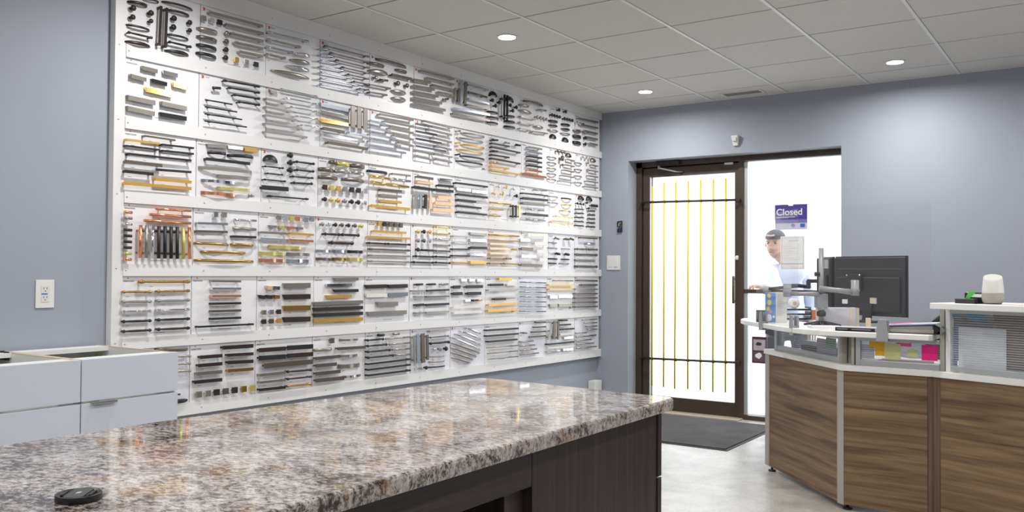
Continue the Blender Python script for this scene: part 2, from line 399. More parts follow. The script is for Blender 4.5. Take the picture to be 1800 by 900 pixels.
BOARDS = {
(0,0):('A',"A o 16 150 5 275 38;A o 10 250 -10 350 12;A o 12 375 5 575 62;A o 13 405 60 553 102;K o 38 168 52;K o 36 165 112;K o 38 285 85;K o 30 285 138;A o 12 130 158 292 198;D o 16 130 212 292 250;W o 22 122 268 296 305;B o 12 350 40 338 300;B o 12 388 52 376 315;K k 38 437 120;K k 38 433 178;K k 34 540 148;K k 30 540 200;A k 12 400 222 547 258;D k 16 400 275 548 310;W k 22 392 328 550 362"),
(0,1):('A',"B n 14 670 80 1020 172;B nnnn 15 775 160 1025 222 865 340 1020 372;Q nck 32 632 120 738 147;A nzkk 18 605 182 738 215 600 345 730 380;K nzoo 34 785 220 778 380;Q gck 30 848 393 978 425"),
(0,2):('A',"D snsn 16 1050 210 1320 275 1043 358 1170 385;W cn 20 1243 350 1348 370 1215 390 1347 420;W cn 20 1185 432 1347 465 1090 460 1345 515"),
(0,3):('D',"D zzzzzzz 12 110 112 410 188 345 398 405 405;D sssssss 11 85 133 145 142 83 366 375 425"),
(0,4):('D',"A z 14 470 198 672 255;A z 14 412 222 525 250;W n 26 418 275 548 300;A z 12 597 270 672 290;B z 16 558 305 690 335;K n 28 455 325;T z 12 478 338 530 345;K z 34 600 362;K z 30 660 377;B zz 10 412 370 550 397 412 420 528 440;W nn 20 568 408 668 428 570 455 667 475"),
(0,5):('D',"B nnnn 12 750 278 970 334 862 420 965 442;B nnnnn 16 700 338 815 358 698 495 912 540;T z 12 895 468 930 465"),
(0,6):('G',"B n 12 85 140 80 240;B z 14 112 145 105 245;B s 18 130 92 125 250;B z 16 160 98 153 258;B s 12 175 118 320 158;T z 12 175 170 310 208;B s 10 178 218 325 255;B z 10 170 262 325 295;B s 14 70 288 330 335;B z 14 65 325 328 378"),
(0,7):('G',"C k 16 342 190 400 200;C k 16 462 225 518 240;K k 28 352 230;K k 28 402 245;K k 28 374 270;K k 28 480 265;K k 28 524 280;K k 28 498 305;T kk 8 438 190 434 372 458 195 455 372;B k 10 418 218 432 222;B k 10 420 345 465 355;A ooo 10 330 308 405 325 328 385 405 400;A kkk 12 455 340 525 350 452 415 527 430"),
(0,8):('G',"A z 12 590 232 732 270;A n 12 555 260 628 275;W n 16 553 298 647 325;B nnn 8 555 345 665 367 550 432 625 448;T n 10 680 297 735 305;K nnnn 24 675 350 740 368;W n 14 660 415 730 430;B n 8 640 455 748 470"),
(0,9):('G',"K oo 26 830 300 878 312;K oooo 24 780 335 835 350;K kkkk 24 870 362 925 375;A o 12 772 375 832 388;W o 12 770 405 832 420;A n 8 765 440 835 455;C o 16 778 492 822 500;A k 12 862 400 920 412;W k 12 860 432 920 446;A n 8 855 465 922 478;C k 16 868 515 910 525"),
(0,10):('G',"K ck 24 958 390 1003 405;K c 24 981 397;W z 18 945 445 1000 458;A kk 18 945 485 1000 498 945 530 998 545;K kk 26 1020 500 1020 545;B nnnnn 12 968 360 1108 390 1050 540 1105 552;T n 10 1010 460 1036 462"),
(1,0):('A',"E n 26 233 445 333 470;E c 26 372 475 465 498;E n 26 155 498 258 525;E k 26 297 530 395 555;E g 26 435 555 528 580;E g 28 255 588 430 628;E n 30 135 640 317 678;E n 28 358 680 525 715;E n 30 132 712 313 750;E k 28 352 752 524 782"),
(1,1):('A',"T k 14 690 578 740 582;D kkkk 14 758 530 1000 572 858 672 1000 692;T kkkk 8 640 657 818 688 637 797 913 838"),
(1,2):('A',"E n 18 1075 600 1118 612;D ccccc 12 1130 585 1385 638 1270 825 1385 835;B nnnnn 12 1040 650 1172 678 1035 868 1313 906"),
(1,3):('D',"E s 24 95 500 285 540;E c 22 95 548 280 590;E g 22 95 605 280 635;B z 18 105 658 245 685;B c 16 105 700 375 748;B z 16 135 752 400 795;B s 12 278 685 400 712;B nnn 24 302 512 300 652 384 528 382 668"),
(1,4):('D',"B nnnnn 12 480 565 700 606 600 752 702 776;B sssss 12 415 608 515 632 415 785 650 822"),
(1,5):('D',"B nnnn 12 770 610 955 655 850 775 950 800;B cccc 12 715 628 825 650 715 775 915 812;B nn 8 715 808 828 830 715 845 835 870;B nn 8 838 828 958 850 845 864 955 885"),
(1,6):('G',"T nbk 10 93 453 118 450 90 622 116 618;A nbk 10 140 462 312 492 135 628 312 655;A nbk 10 110 498 302 530 105 664 300 692"),
(1,7):('G',"T kob 11 347 515 388 517 345 678 385 678;B kob 10 347 540 472 562 342 705 470 722;B kob 10 347 567 550 608 342 730 550 765;T n 10 440 532 472 540;T k 12 520 550 550 555"),
(1,8):('G',"B nsokkr 12 612 567 705 582 610 732 705 745;E r 14 572 757 745 785"),
(1,9):('G',"K zzz 22 820 595 870 605;C z 18 892 622 930 632;A nnnnn 8 762 635 822 650 762 795 822 808;T z 12 855 635 850 662;K z 20 855 695;B nnnnn 8 890 655 940 668 835 810 935 825"),
(1,10):('G',"K ccc 22 1000 638 1050 650;C n 16 1070 660 1105 668;K nn 20 1038 680 1040 730;A nnnn 8 955 678 1005 690 955 820 1005 828;B nnnnn 8 1065 695 1108 705 1015 850 1108 862"),
(2,0):('B',"B z 10 222 65 408 92;B b 12 108 88 313 112;B k 10 105 125 311 150;B k 10 328 118 521 140;B k 10 328 155 520 175;B k 11 125 175 505 215;B z 18 102 220 328 247;B c 14 285 270 505 286;B k 16 98 280 275 298;B b 16 285 328 505 347;B b 18 96 352 505 386"),
(2,1):('B',"E n 20 612 122 728 132;E c 16 735 133 828 142;E b 20 834 148 921 153;A k 14 625 165 733 175;A k 16 742 182 900 195;B k 16 597 205 862 235;F n 18 568 257 892 287;F n 17 680 307 878 324;F c 17 585 335 783 352;F y 17 680 382 878 397;F r 20 583 410 788 427"),
(2,2):('B',"C k 24 960 205 1050 218;D k 10 952 250 1067 262;D k 9 967 293 1062 302;D k 10 948 330 1080 342;B k 24 936 378 1096 390;D k 12 972 430 1218 450;K kkk 34 1112 183 1110 273;D k 14 1143 222 1255 236;D k 14 1145 272 1252 282;D k 11 1118 312 1248 322;D k 14 1125 350 1243 357"),
(2,3):('E',"A z 22 178 60 225 68;A y 24 228 72 322 82;A z 24 329 85 430 97;A z 24 100 110 205 124;A n 20 212 125 310 132;A c 20 318 135 428 150;A z 22 98 168 238 180;A z 20 268 183 428 200;Q oybnkoc 34 130 242 420 270;K oybnkoc 34 130 328 418 355"),
(2,4):('E',"A k 16 450 122 595 142;T g 14 450 162 592 182;B n 12 610 145 742 160;T c 14 608 183 740 200;T g 14 462 205 728 240;B z 16 528 260 678 272;B n 14 530 297 677 310;B b 16 528 338 677 352;B b 18 460 374 738 400"),
(2,5):('E',"B z 16 792 165 905 182;B p 14 792 205 905 218;B k 18 768 240 905 260;B k 18 912 260 1050 273;E c 14 960 183 1050 192;B k 16 942 228 1050 238;B p 22 940 315 1050 320;B p 22 918 355 1050 365;B p 22 902 403 1050 412;B nskp 16 782 290 778 398 888 297 884 396"),
(2,6):('H',"B k 14 98 102 365 135;E c 22 118 152 235 165;E c 22 242 170 366 182;B k 16 115 198 365 225;B k 14 118 243 268 260;B k 14 118 292 312 313;B k 14 118 345 360 368"),
(2,7):('H',"K c 30 460 130;K g 30 522 138;K c 30 585 150;K p 32 425 187;K g 34 492 193;K c 30 550 203;K k 30 608 210;T b 10 382 262 560 283;T b 10 382 318 492 328;T b 10 382 373 470 380;B kkg 10 578 285 576 390 628 290 628 392"),
(2,8):('H',"T n 8 745 160 860 168;B k 10 658 187 868 210;B k 18 658 230 868 248;B z 12 658 270 868 288;T c 10 690 320 835 335;B k 18 680 358 868 376;T c 10 680 403 845 418"),
(2,9):('H',"A nn 8 888 212 968 224 888 265 968 275;A k 9 1000 228 1078 240;A g 8 1000 282 1078 290;A g 8 985 332 1075 343;D g 10 925 378 1073 393;D g 12 888 426 1073 442"),
(2,10):('H',"C o 18 1138 230 1183 240;C k 18 1205 238 1252 248;K ooo 20 1115 272 1165 280;K kkkk 24 1235 290 1278 294;K o 20 1195 268;K k 22 1208 315;A ooooo 8 1112 320 1183 324 1105 455 1185 462;A kkkkk 9 1222 335 1275 338 1205 465 1278 470"),
(3,0):('B',"T rncokkkyr 14 98 528 145 532 98 815 140 818;T r 12 290 510 502 522;T r 14 252 543 502 558;T r 14 218 580 502 597;T rncokkkyr 14 198 608 194 808 495 622 497 815"),
(3,1):('B',"Q cn 30 655 543 708 545;B s 12 545 596 727 602;B z 12 542 645 726 650;T c 12 762 576 900 582;T n 12 760 628 898 635;B k 12 760 677 900 682;A a 13 540 718 750 728;A a 13 762 725 900 732;A a 13 580 770 853 778;A a 14 540 822 902 830"),
(3,2):('B',"Q ncyr 26 1042 562 1155 570;Q ss 26 1205 575 1243 573;E nyrn 14 990 616 1030 618 1155 626 1192 628;B n 12 930 652 1085 660;B b 12 1103 658 1250 668;B c 12 932 690 1083 700;B r 12 1103 698 1248 706;F y 20 992 740 1190 748;F y 20 935 780 1083 783;F n 18 1103 783 1240 788;F r 20 935 822 1083 825;F c 18 1103 825 1240 828"),
(3,3):('E',"K ncozkzy 30 112 508 393 520;D o 20 125 578 232 582;D o 20 248 583 373 588;D o 22 170 640 330 646;F cc 18 85 700 188 702 203 702 300 703;F k 20 312 705 410 708;F z 18 85 757 190 762;F a 20 202 758 298 760;F y 20 312 760 412 763"),
(3,4):('E',"Q bkzzz 30 522 505 675 517;B b 14 478 557 710 570;B b 14 440 598 740 612;D k 14 440 642 568 648;D k 14 576 648 741 655;D z 14 440 685 741 697;D nn 12 440 730 741 738 440 772 741 780"),
(3,5):('E',"K ykb 30 800 560 884 563;K nzc 30 800 625 884 628;K k 30 798 690;T k 12 820 693 910 697;D k 14 775 737 910 742;D k 14 760 780 910 785;D ggcnzkk 13 922 527 1028 533 922 782 1028 788"),
(3,6):('H',"B n 10 78 545 215 550;D c 10 78 600 218 605;B k 10 75 653 218 655;B k 10 75 708 218 712;D b 12 75 762 222 768;E n 18 228 522 364 532;E c 22 228 580 364 584;B k 20 224 642 360 645;E c 18 224 697 362 702;E b 22 228 765 362 766"),
(3,7):('H',"T b 12 374 532 625 547;T p 10 375 572 625 587;B ppp 14 385 610 520 612 385 690 555 692;T b 12 570 655 605 658;D a 14 380 730 500 732;T a 12 520 732 562 734;D a 14 378 772 480 773;D a 14 500 773 625 779"),
(3,8):('H',"B w 24 698 535 862 540;E c 22 648 578 728 580;B w 24 755 605 862 610;B z 24 645 650 742 656;B w 24 775 672 862 676;B c 20 648 712 768 716;B w 24 795 740 862 744;B z 22 642 785 818 792"),
(3,9):('H',"T n 14 930 558 958 570;T zz 14 1012 568 1035 572 1055 565 1078 575;A nn 8 893 598 957 602 887 642 963 650;A n 8 1000 650 1065 653;T kk 16 938 690 965 695 1015 695 1042 700;A k 10 887 733 963 737;A k 9 1000 738 1062 741;A o 9 893 770 955 775;A n 9 980 772 1060 776"),
(3,10):('H',"B z 12 1140 558 1278 566;W c 18 1190 608 1278 612;D z 16 1108 652 1192 655;D z 16 1205 655 1278 658;D z 18 1103 697 1278 703;D n 16 1103 745 1252 750;D z 20 1103 797 1278 800"),
(4,0):('C',"D a 18 180 85 480 84;D ancko 16 85 144 253 144 83 376 252 368;D ancko 16 287 141 478 137 287 364 477 355"),
(4,1):('C',"B ncrkzk 12 610 80 778 82 608 302 778 295;B k 10 528 349 852 333"),
(4,2):('C',"E pc 20 935 118 970 122 977 120 1012 122;E koa 20 892 172 928 176 978 172 1012 175;Q nsk 26 915 264 1002 260;Q ozb 26 915 318 1002 313;E noao 28 1038 108 1192 105 1036 308 1192 303"),
(4,3):('F',"E n 20 202 87 375 84;E c 20 150 130 328 125;E k 20 202 170 376 166;E b 20 148 212 325 207;E nokb 24 55 262 408 248 55 388 408 372"),
(4,4):('F',"E oo 26 428 140 584 135 592 138 730 133;E w 26 430 203 584 200;E c 26 592 198 730 192;E n 28 510 265 660 262;E n 28 442 335 722 322"),
(4,5):('F',"T kkn 12 782 124 830 122 965 122 1012 120;B n 10 760 170 850 168;B k 12 860 168 1020 161;B n 10 782 213 840 212;B z 10 858 212 1020 208;B k 16 782 272 838 268;B k 14 855 270 1020 262;B n 10 780 330 838 326;B n 12 855 326 1020 318"),
(4,6):('F',"E ccc 16 1115 92 1155 91 1228 94 1272 93;B k 20 1050 142 1100 140;T n 6 1102 138 1138 136;B k 20 1142 140 1262 138;B k 20 1050 190 1115 188;B k 20 1152 188 1250 186;E c 12 1142 240 1190 238;B k 12 1192 238 1225 237;T b 10 1230 237 1255 235;B w 14 1048 290 1270 280;B w 14 1055 328 1260 318"),
(4,7):('I',"B b 16 460 97 565 100;B k 18 388 146 495 144;E w 16 532 145 612 145;B n 12 372 190 612 186;B k 18 420 265 515 262;T n 6 518 258 590 255;B b 16 372 315 612 300;B b 18 366 362 612 350"),
(4,8):('I',"T sssssss 8 634 122 852 130 630 365 850 368"),
(4,9):('I',"T n 8 905 108 1075 112;B b 10 872 146 1080 146;B b 10 878 183 1075 180;E c 24 892 248 958 246;E c 24 965 243 1078 240;E n 24 892 320 955 318;E n 24 965 318 1078 316"),
(4,10):('I',"B z 14 1115 108 1280 112;B z 14 1148 146 1280 146;B nzzzz 12 1094 182 1280 183 1092 330 1280 325"),
(5,0):('C',"A z 16 290 485 484 480;D nnn 14 340 525 484 520 340 612 484 607;T k 8 395 745 422 744;W k 22 340 791 484 779"),
(5,1):('C',"B oonk 18 540 527 668 517 507 673 667 658;B o 20 672 471 850 460;B o 16 700 515 850 506;B k 18 702 558 850 550;B a 16 702 606 850 595;Q nckzoay 34 533 745 849 707"),
(5,2):('C',"B o 22 885 486 1040 475;B k 24 1050 472 1200 463;B k 24 885 532 1040 522;B o 22 1050 518 1200 508;B z 26 915 578 1200 552;B n 14 888 632 1040 616;D k 14 1048 612 1192 600;B n 12 890 675 1040 660;D k 12 1048 655 1192 640;B k 14 888 718 1040 702;D a 14 1048 697 1192 683"),
(5,3):('F',"Q z 36 180 527;A n 18 60 597 198 587;B z 20 62 655 228 640;B z 22 62 708 210 695;B z 22 62 765 237 748;B z 24 62 815 264 795;F n 14 250 525 380 518;B z 18 220 585 420 573;F n 18 243 640 375 632;F n 28 240 715 392 702;F c 16 272 790 395 775"),
(5,4):('F',"T k 16 510 488 550 487;T n 14 620 480 660 478;D kkkk 16 430 525 550 515 430 650 625 632;T nnnn 10 562 515 742 500 637 632 742 625;B kkk 12 435 697 742 660 435 778 742 740"),
(5,5):('F',"B n 14 768 492 775 680;B s 22 795 478 800 688;B z 24 830 475 835 685;B z 16 862 485 866 665;K c 24 790 728;K n 24 822 727;K k 28 858 722;B n 14 882 462 1020 448;D z 12 882 505 1018 492;D k 18 882 548 1022 536;K c 30 915 590;K n 30 958 588;K k 34 1000 585;A nnk 8 892 645 1005 638 892 720 1008 708"),
(5,6):('F',"W cccc 15 1145 437 1268 480 1040 502 1268 598;W nnnn 15 1042 542 1262 618 1058 650 1190 688"),
(5,7):('I',"B kk 14 355 525 622 508 355 573 622 552;B k 14 370 620 612 600;T nnn 8 355 670 622 650 370 765 615 742"),
(5,8):('I',"T z 10 655 545 692 548;T zzzz 10 765 458 850 456 708 580 850 570;T nnnn 9 635 622 745 612 635 728 790 712"),
(5,9):('I',"B n 20 878 560 878 605;B s 8 890 508 890 552;B z 20 925 445 918 600;B z 14 956 445 950 600;T k 10 968 442 1028 440;B k 12 968 480 1058 475;B k 12 968 518 1088 510;B w 12 970 560 1085 549;E c 18 1010 590 1086 582;B k 12 866 642 1086 620;B w 12 866 672 1086 655;E c 12 866 705 975 695;E c 18 1000 688 1086 680"),
(5,10):('I',"T nnnn 8 1155 438 1278 432 1205 520 1278 515;T nnnnn 8 1103 548 1190 543 1103 675 1270 658;T z 10 1235 568 1268 564"),
}
RED = {(0,1),(0,2),(0,3),(0,4),(0,5),(0,6),(1,1),(1,2),(1,3),(1,4),(1,5),(1,9),(1,10),(2,2),(2,10),(3,3),(3,5),(3,8),(3,10),(4,5),(4,8),(4,10),(5,5),(5,6),(5,8),(5,10)}
BOLD = {(2,1), (3,2), (4,3), (1,6), (4,7), (4,9)}
MARA = text_mesh('MARATHON', .0125); JO = text_mesh('Jolie', .026, .0007)
XN = Vector((1, 0, 0))
def hardware(sty, fin, th, p, q, parent):
    """one pull or knob on the board face; p, q are its ends (x = front plane)"""
    m = MB(); a = q-p; L = a.length; a.normalize(); b = XN.cross(a); h = th/2; so = p.x-PX
    root = Vector((-so, 0, 0)); N = XN
    if sty in 'KQ':
        c = p
        if sty == 'K': m.lathe((PX, c.y, c.z), N, [(h*.55, 0), (h*.36, so*.3), (h*.42, so*.55), (h*.95, so*.8), (h, so), (h*.8, so+h*.35), (h*.3, so+h*.5)], 14)
        else:
            m.lathe((PX, c.y, c.z), N, [(h*.45, 0), (h*.35, so*.7)], 10)
            m.obox((PX+so*.9, c.y, c.z), N, Vector((0, 1, 0)), Vector((0, 0, 1)), so*.5, th, th)
    elif sty == 'B':
        t = min(h, .006)
        m.obox((p+q)/2, a, b, N, L, th, .007)
        for f in (h*.9+.002, L-h*.9-.002) if L > .06 else (L/2,):
            m.obox(p+a*f-N*(so/2), a, b, N, min(th, .010), min(th, .010), so)
    elif sty == 'T':
        m.sweep([p, q], [h, h], [h, h], N, 10)
        for f in ((.16*L, .84*L) if L > .06 else (L/2,)):
            m.sweep([p+a*f-N*so, p+a*f], [h*.7]*2, [h*.7]*2, a, 8)
    elif sty == 'A':
        n = 10; pts = []; ws = []; hs = []
        for i in range(n+1):
            t = i/n; e = math.sin(math.pi*t)**.55; pts.append(p+a*(L*t)-N*(so*(1-e)*.92)); ws.append(h*(1 if 0 < i < n else .8)); hs.append(min(.0038, h))
        m.sweep(pts, ws, hs, N, 8)
    elif sty == 'D':
        fr = [0, .04, .07, .12, .2, .5, .8, .88, .93, .96, 1]; rr = [.7, 1, .95, .55, .62, .72, .62, .55, .95, 1, .7]
        m.sweep([p+a*(L*f) for f in fr], [h*r for r in rr], [h*r for r in rr], N, 10)
        for f in (.06*L, .94*L): m.sweep([p+a*f-N*so, p+a*f], [h*.6]*2, [h*.6]*2, a, 8)
    elif sty == 'W':
        n = 12; pts = []; ws = []; hs = []
        for i in range(n+1):
            t = i/n; e = math.sin(math.pi*t)**.6; pts.append(p+a*(L*t)-N*(so*(1-e)*.9)); ws.append(max(h*.35, h*math.sin(math.pi*t)**.4)); hs.append(.0025+.002*math.sin(math.pi*t))
        m.sweep(pts, ws, hs, N, 8)
    elif sty == 'F':                            # flat strip with a gentle wave and twist
        n = 14; pts = []; ws = []; hs = []
        for i in range(n+1):
            t = i/n; e = math.sin(math.pi*t)**.3; pts.append(p+a*(L*t)-N*(so*(1-e)*.9+.003*math.sin(t*4*math.pi))); ws.append(h*(.92+.08*math.cos(t*4*math.pi))); hs.append(.0022)
        m.sweep(pts, ws, hs, N, square=True)
    elif sty == 'C':                            # half dome, open below
        n = 10; k = 6; c = (p+q)/2; r = L/2; vs = []; fs = []; hz = max(th*1.1, L*.42)
        for j in range(k+1):
            for i in range(n+1):
                u = math.pi*i/n; v = math.pi/2*j/k
                vs.append(Vector((PX+so*math.sin(v)*(.35+.65*math.sin(u)), 0, 0))+Vector((0, c.y, c.z-h))-a*(r*math.cos(u)*(1-.15*math.sin(v)))+Vector((0, 0, hz*math.sin(u)*(math.cos(v)*.75+.25))))
        for j in range(k):
            for i in range(n): fs.append((j*(n+1)+i, j*(n+1)+i+1, (j+1)*(n+1)+i+1, (j+1)*(n+1)+i))
        m.add(vs, fs, True)
    elif sty == 'E':                            # top flange against the board and a front plate turned down, end cheeks cut at a slant
        c = (p+q)/2; d = so*.75; t = .002
        upv = b if b.z > 0 else -b
        x0 = Vector((PX, 0, 0)); cc = Vector((0, c.y, c.z))
        l0 = -a*(L/2); l1 = a*(L/2)
        prof = [(0, h), (d, h), (d, -h), (d-t, -h), (d-t, h-t), (0, h-t)]
        vs = [x0+cc+e+N*px_+upv*pz for e in (l0, l1) for px_, pz in prof]; k = 6
        m.add(vs, [tuple(range(k))[::-1], tuple(range(k, 2*k))]+[(i, (i+1) % k, (i+1) % k+k, i+k) for i in range(k)])
        for e in (l0, l1-a*t): m.add([x0+cc+e+N*0+upv*h, x0+cc+e+N*d+upv*h, x0+cc+e+N*d-upv*h, x0+cc+e+a*t+upv*h, x0+cc+e+a*t+N*d+upv*h, x0+cc+e+a*t+N*d-upv*h], [(0,1,2),(3,5,4),(0,3,4,1),(1,4,5,2),(2,5,3,0)])
    nm = {'K': 'cabinet_knob', 'Q': 'cabinet_knob', 'C': 'cup_pull'}.get(sty, 'cabinet_pull')
    m.build(nm, FM[fin], parent, origin=(PX, (p.y+q.y)/2, (p.z+q.z)/2), label=FIN[fin][0]+' '+STY[sty])
rown = ['top', 'second', 'third', 'fourth', 'fifth', 'bottom']
coln = ['first', 'second', 'third', 'fourth', 'fifth', 'sixth', 'seventh', 'eighth', 'ninth', 'tenth', 'last']
rmid = [60, 150, 260, 380, 520, 650]
for (r, c), (cr, spec) in BOARDS.items():
    ox, oy, s = CROPS[cr]
    y0 = U(BX[r][c], 450, 0, PX).y+.0025 if c else YL+.002
    y1 = U(BX[r][c+1], 450, 0, PX).y-.0025 if c < 10 else YR-.022
    zt0 = railz(r, y0, 0)+.012; zt1 = railz(r, y1, 0)+.012; zb0 = railz(r+1, y0, 1)-.012; zb1 = railz(r+1, y1, 1)-.012
    from collections import Counter
    cnt = Counter()
    items = []
    for it in spec.split(';'):
        w_ = it.split(); sty, fins, th = w_[0], w_[1], float(w_[2])/s; nums = [float(x) for x in w_[3:]]
        nc = 2 if sty in 'KQ' else 4
        for i, fc in enumerate(fins):
            f = i/(len(fins)-1) if len(fins) > 1 else 0
            v = nums[:nc] if len(nums) == nc else [nums[j]*(1-f)+nums[j+nc]*f for j in range(nc)]
            px = [ox+v[j]/s if j % 2 == 0 else oy+v[j]/s for j in range(nc)]
            items.append((sty, fc, th, px)); cnt[(fc, sty)] += 1
    top2 = [k for k, _ in cnt.most_common(2)]
    d = FIN[top2[0][0]][0]+' '+STY[top2[0][1]]+'s'
    lab = 'board of %s, %s from left in the %s row' % (d, coln[c], rown[r]) if c < 10 else 'board of %s, at the right end of the %s row' % (d, rown[r])
    bd = thing('sample_board', lab, 'sample board', (PX, (y0+y1)/2, zb0), 'cabinet hardware sample boards on the wall rack')
    xb = .026
    MB().add([(xb,y0,zb0),(PX,y0,zb0),(PX,y1,zb1),(xb,y1,zb1),(xb,y0,zt0),(PX,y0,zt0),(PX,y1,zt1),(xb,y1,zt1)], [(0,3,2,1),(4,5,6,7),(0,1,5,4),(1,2,6,5),(2,3,7,6),(3,0,4,7)]).build('panel', M_board2 if (r, c) in {(5,5),(5,6),(4,8),(5,8),(5,10),(4,10),(3,9),(3,10),(5,0),(0,3)} else M_board, bd)
    cap = MB()
    for sty, fc, th, px in items:
        so = .028 if sty not in 'KQ' else .022
        if sty == 'E': so = .026
        X = PX+so
        p = U(px[0], px[1], 0, X); q = U(px[2], px[3], 0, X) if len(px) == 4 else p.copy()
        depth = (p-CAM).dot(fwd); tm = th/FPX*depth*{'A': 1.3, 'D': 1.3, 'T': 1.3, 'B': 1.12, 'W': 1.25, 'F': 1.15}.get(sty, 1.05)
        if sty in 'KQ': tm *= .97
        elif abs(q.z-p.z) > abs(q.y-p.y): tm *= 1.0/abs(ray(px[0], px[1]).normalized().dot(Vector((-1, 0, 0)))+.05)
        hardware(sty, fc, tm, p, q, bd)
        cy, cz = (p.y+q.y)/2, min(p.z, q.z)-tm*.5-.012
        if abs(q.z-p.z) < abs(q.y-p.y)+.001 and cz > zb0+.03:
            wd = .018; cy = cy-.2*abs(q.y-p.y)
            cap.box((PX, cy-wd/2, cz-.0012), (PX+.0004, cy+wd/2, cz+.0012))
    cap.box((PX, (y0+y1)/2-.04, zb0+.028), (PX+.0004, (y0+y1)/2+.04, zb0+.031))
    cap.build('caption_print', M_print, bd, kind='stuff')
    zt = railz(r, y0, 0)
    if (r, c) in RED:
        g = MB(); yc, zc = y0+.018, zt-.016
        g.add([(PX+.0006, yc-.010, zc+.008), (PX+.0006, yc-.002, zc+.008), (PX+.0006, yc+.008, zc-.006), (PX+.0006, yc+.001, zc-.006)], [(0, 3, 2, 1)])
        g.add([(PX+.0007, yc-.008, zc-.008), (PX+.0007, yc-.001, zc-.008), (PX+.0007, yc+.004, zc+.003), (PX+.0007, yc-.003, zc+.003)], [(0, 1, 2, 3)])
        g.add([(PX+.0007, yc-.002, zc+.008), (PX+.0007, yc+.006, zc+.006), (PX+.0007, yc+.007, zc+.001), (PX+.0007, yc+.001, zc+.001)], [(0, 3, 2, 1)])
        g.build('red_emblem', M_red, bd)
        box('maker_print', (PX, y0+.030, zt-.017), (PX+.0005, y0+.056, zt-.012), M_lav, bd)
    else:
        put_text('heading_print', MARA, M_ink, (PX+.0006, y0+.006, zt-.026), (0, 1, 0), (0, 0, 1), bd, .74)
        MB().add([(PX+.0006, y0+.028, zt-.006), (PX+.0006, y0+.0325, zt-.0095), (PX+.0006, y0+.028, zt-.013), (PX+.0006, y0+.0235, zt-.0095)], [(0, 3, 2, 1)]).build('red_emblem', M_red, bd)
    if (r, c) in BOLD: put_text('maker_lettering', JO, M_ink, (PX+.0006, y1-.08, zb0+.034), (0, 1, 0), (0, 0, 1), bd, .85)

# ================================================================== ENTRANCE
FY = .15                                        # inner face of the storefront frame
door = bpy.data.objects.new('door_1', None); COL.objects.link(door); door.location = (.76, FY, 0); WL['door_1'] = Vector((.76, FY, 0)); door['kind'] = 'structure'
win = bpy.data.objects.new('window_1', None); COL.objects.link(win); win.location = (1.63, FY, 0); WL['window_1'] = Vector((1.63, FY, 0)); win['kind'] = 'structure'
tr = bpy.data.objects.new('trim_1', None); COL.objects.link(tr); tr.location = (1.2, FY, 0); WL['trim_1'] = Vector((1.2, FY, 0)); tr['kind'] = 'structure'
box('frame_jamb', (.300, FY, 0), (.352, FY+.10, DZ), M_frame, tr)
box('frame_header', (.300, FY, 2.071), (2.044, FY+.10, 2.145), M_frame, tr)
box('frame_mullion', (1.212, FY, 0), (1.252, FY+.10, 2.071), M_frame, tr)
box('frame_jamb', (2.006, FY, 0), (2.044, FY+.10, 2.071), M_frame, tr)
box('threshold', (.30, .02, 0), (1.25, FY+.12, .010), mat('threshold_tan', (.34, .29, .23), .6), tr)
MB().box((.352, FY+.068, 2.03), (1.212, FY+.09, 2.071)).box((.352, FY+.068, .01), (.375, FY+.09, 2.03)).box((1.19, FY+.068, .01), (1.212, FY+.09, 2.03)).build('door_stop', M_frame, tr)
m = MB()
m.box((.356, FY+.02, .012), (.430, FY+.065, 2.062)).box((1.172, FY+.02, .012), (1.208, FY+.065, 2.062)).box((.430, FY+.02, 1.985), (1.172, FY+.065, 2.062)).box((.430, FY+.02, .012), (1.172, FY+.065, .122))
m.build('door_frame', M_frame, door, .002)
box('pane', (.430, FY+.04, .122), (1.172, FY+.046, 1.985), M_glass, door)
box('glazing_bead', (.424, FY+.008, .122), (.432, FY+.02, 1.985), M_alu, door)
for z0, z1 in ((1.769, 1.756), (.440, .455)):
    b = MB().sweep([(.352, FY-.036, z0), (1.228, FY-.036, z1)], [.0095]*2, [.0095]*2, (0, 0, 1), 8).build('cross_bar', M_iron, door)
    m = MB()
    for x in (.362, 1.218): m.obox((x, FY-.016, z0 if x < .7 else z1), Vector((1, 0, 0)), Vector((0, 1, 0)), Vector((0, 0, 1)), .02, .07, .02)
    m.build('bracket', M_iron, b)
for k, (x, zt, zl) in enumerate([(.478, 1.90, .214), (.584, 1.925, .212), (.690, 1.924, .205), (.800, 1.925, .212), (.909, 1.931, .213), (1.017, 1.932, .205), (1.122, 1.933, .210)]):
    m = MB().sweep([(x, FY-.05, zt), (x-(.006 if k == 2 else 0), FY-.05, zl)], [.0074]*2, [.0074]*2, (1, 0, 0), 8)
    b = m.build('security_bar', M_yel, door)
    m = MB()
    for z in (1.768-.017*(x-.35), .439+.017*(x-.35)): m.lathe((x, FY-.045, z-.011), (0, 0, 1), [(.009, 0), (.015, .006), (.015, .018), (.009, .024)], 10)
    m.build('collar', M_iron, b)
MB().box((.50, FY-.035, 2.078), (.71, FY-.001, 2.112)).box((.52, FY-.045, 2.085), (.56, FY-.03, 2.105)).build('closer_body', M_black2, door, .003)
m = MB().bar((.535, FY-.045, 2.052), (.69, FY-.04, 2.013), .014, .010); m.lathe((.535, FY-.045, 2.045), (0, 0, 1), [(.012, 0), (.012, .03)], 12); m.bar((.69, FY-.04, 2.013), (.72, FY+.015, 2.016), .012, .008)
m.build('closer_arm', M_silver, door)
box('sensor', (1.09, FY+.004, 2.05), (1.16, FY+.02, 2.066), M_plast, door)
MB().lathe((1.197, FY+.02, 1.292), (0, -1, 0), [(.019, 0), (.019, .012), (.008, .014)], 18).build('lock_cylinder', M_plast, door)
hx = U(1289, 510, 1, FY+.12).x
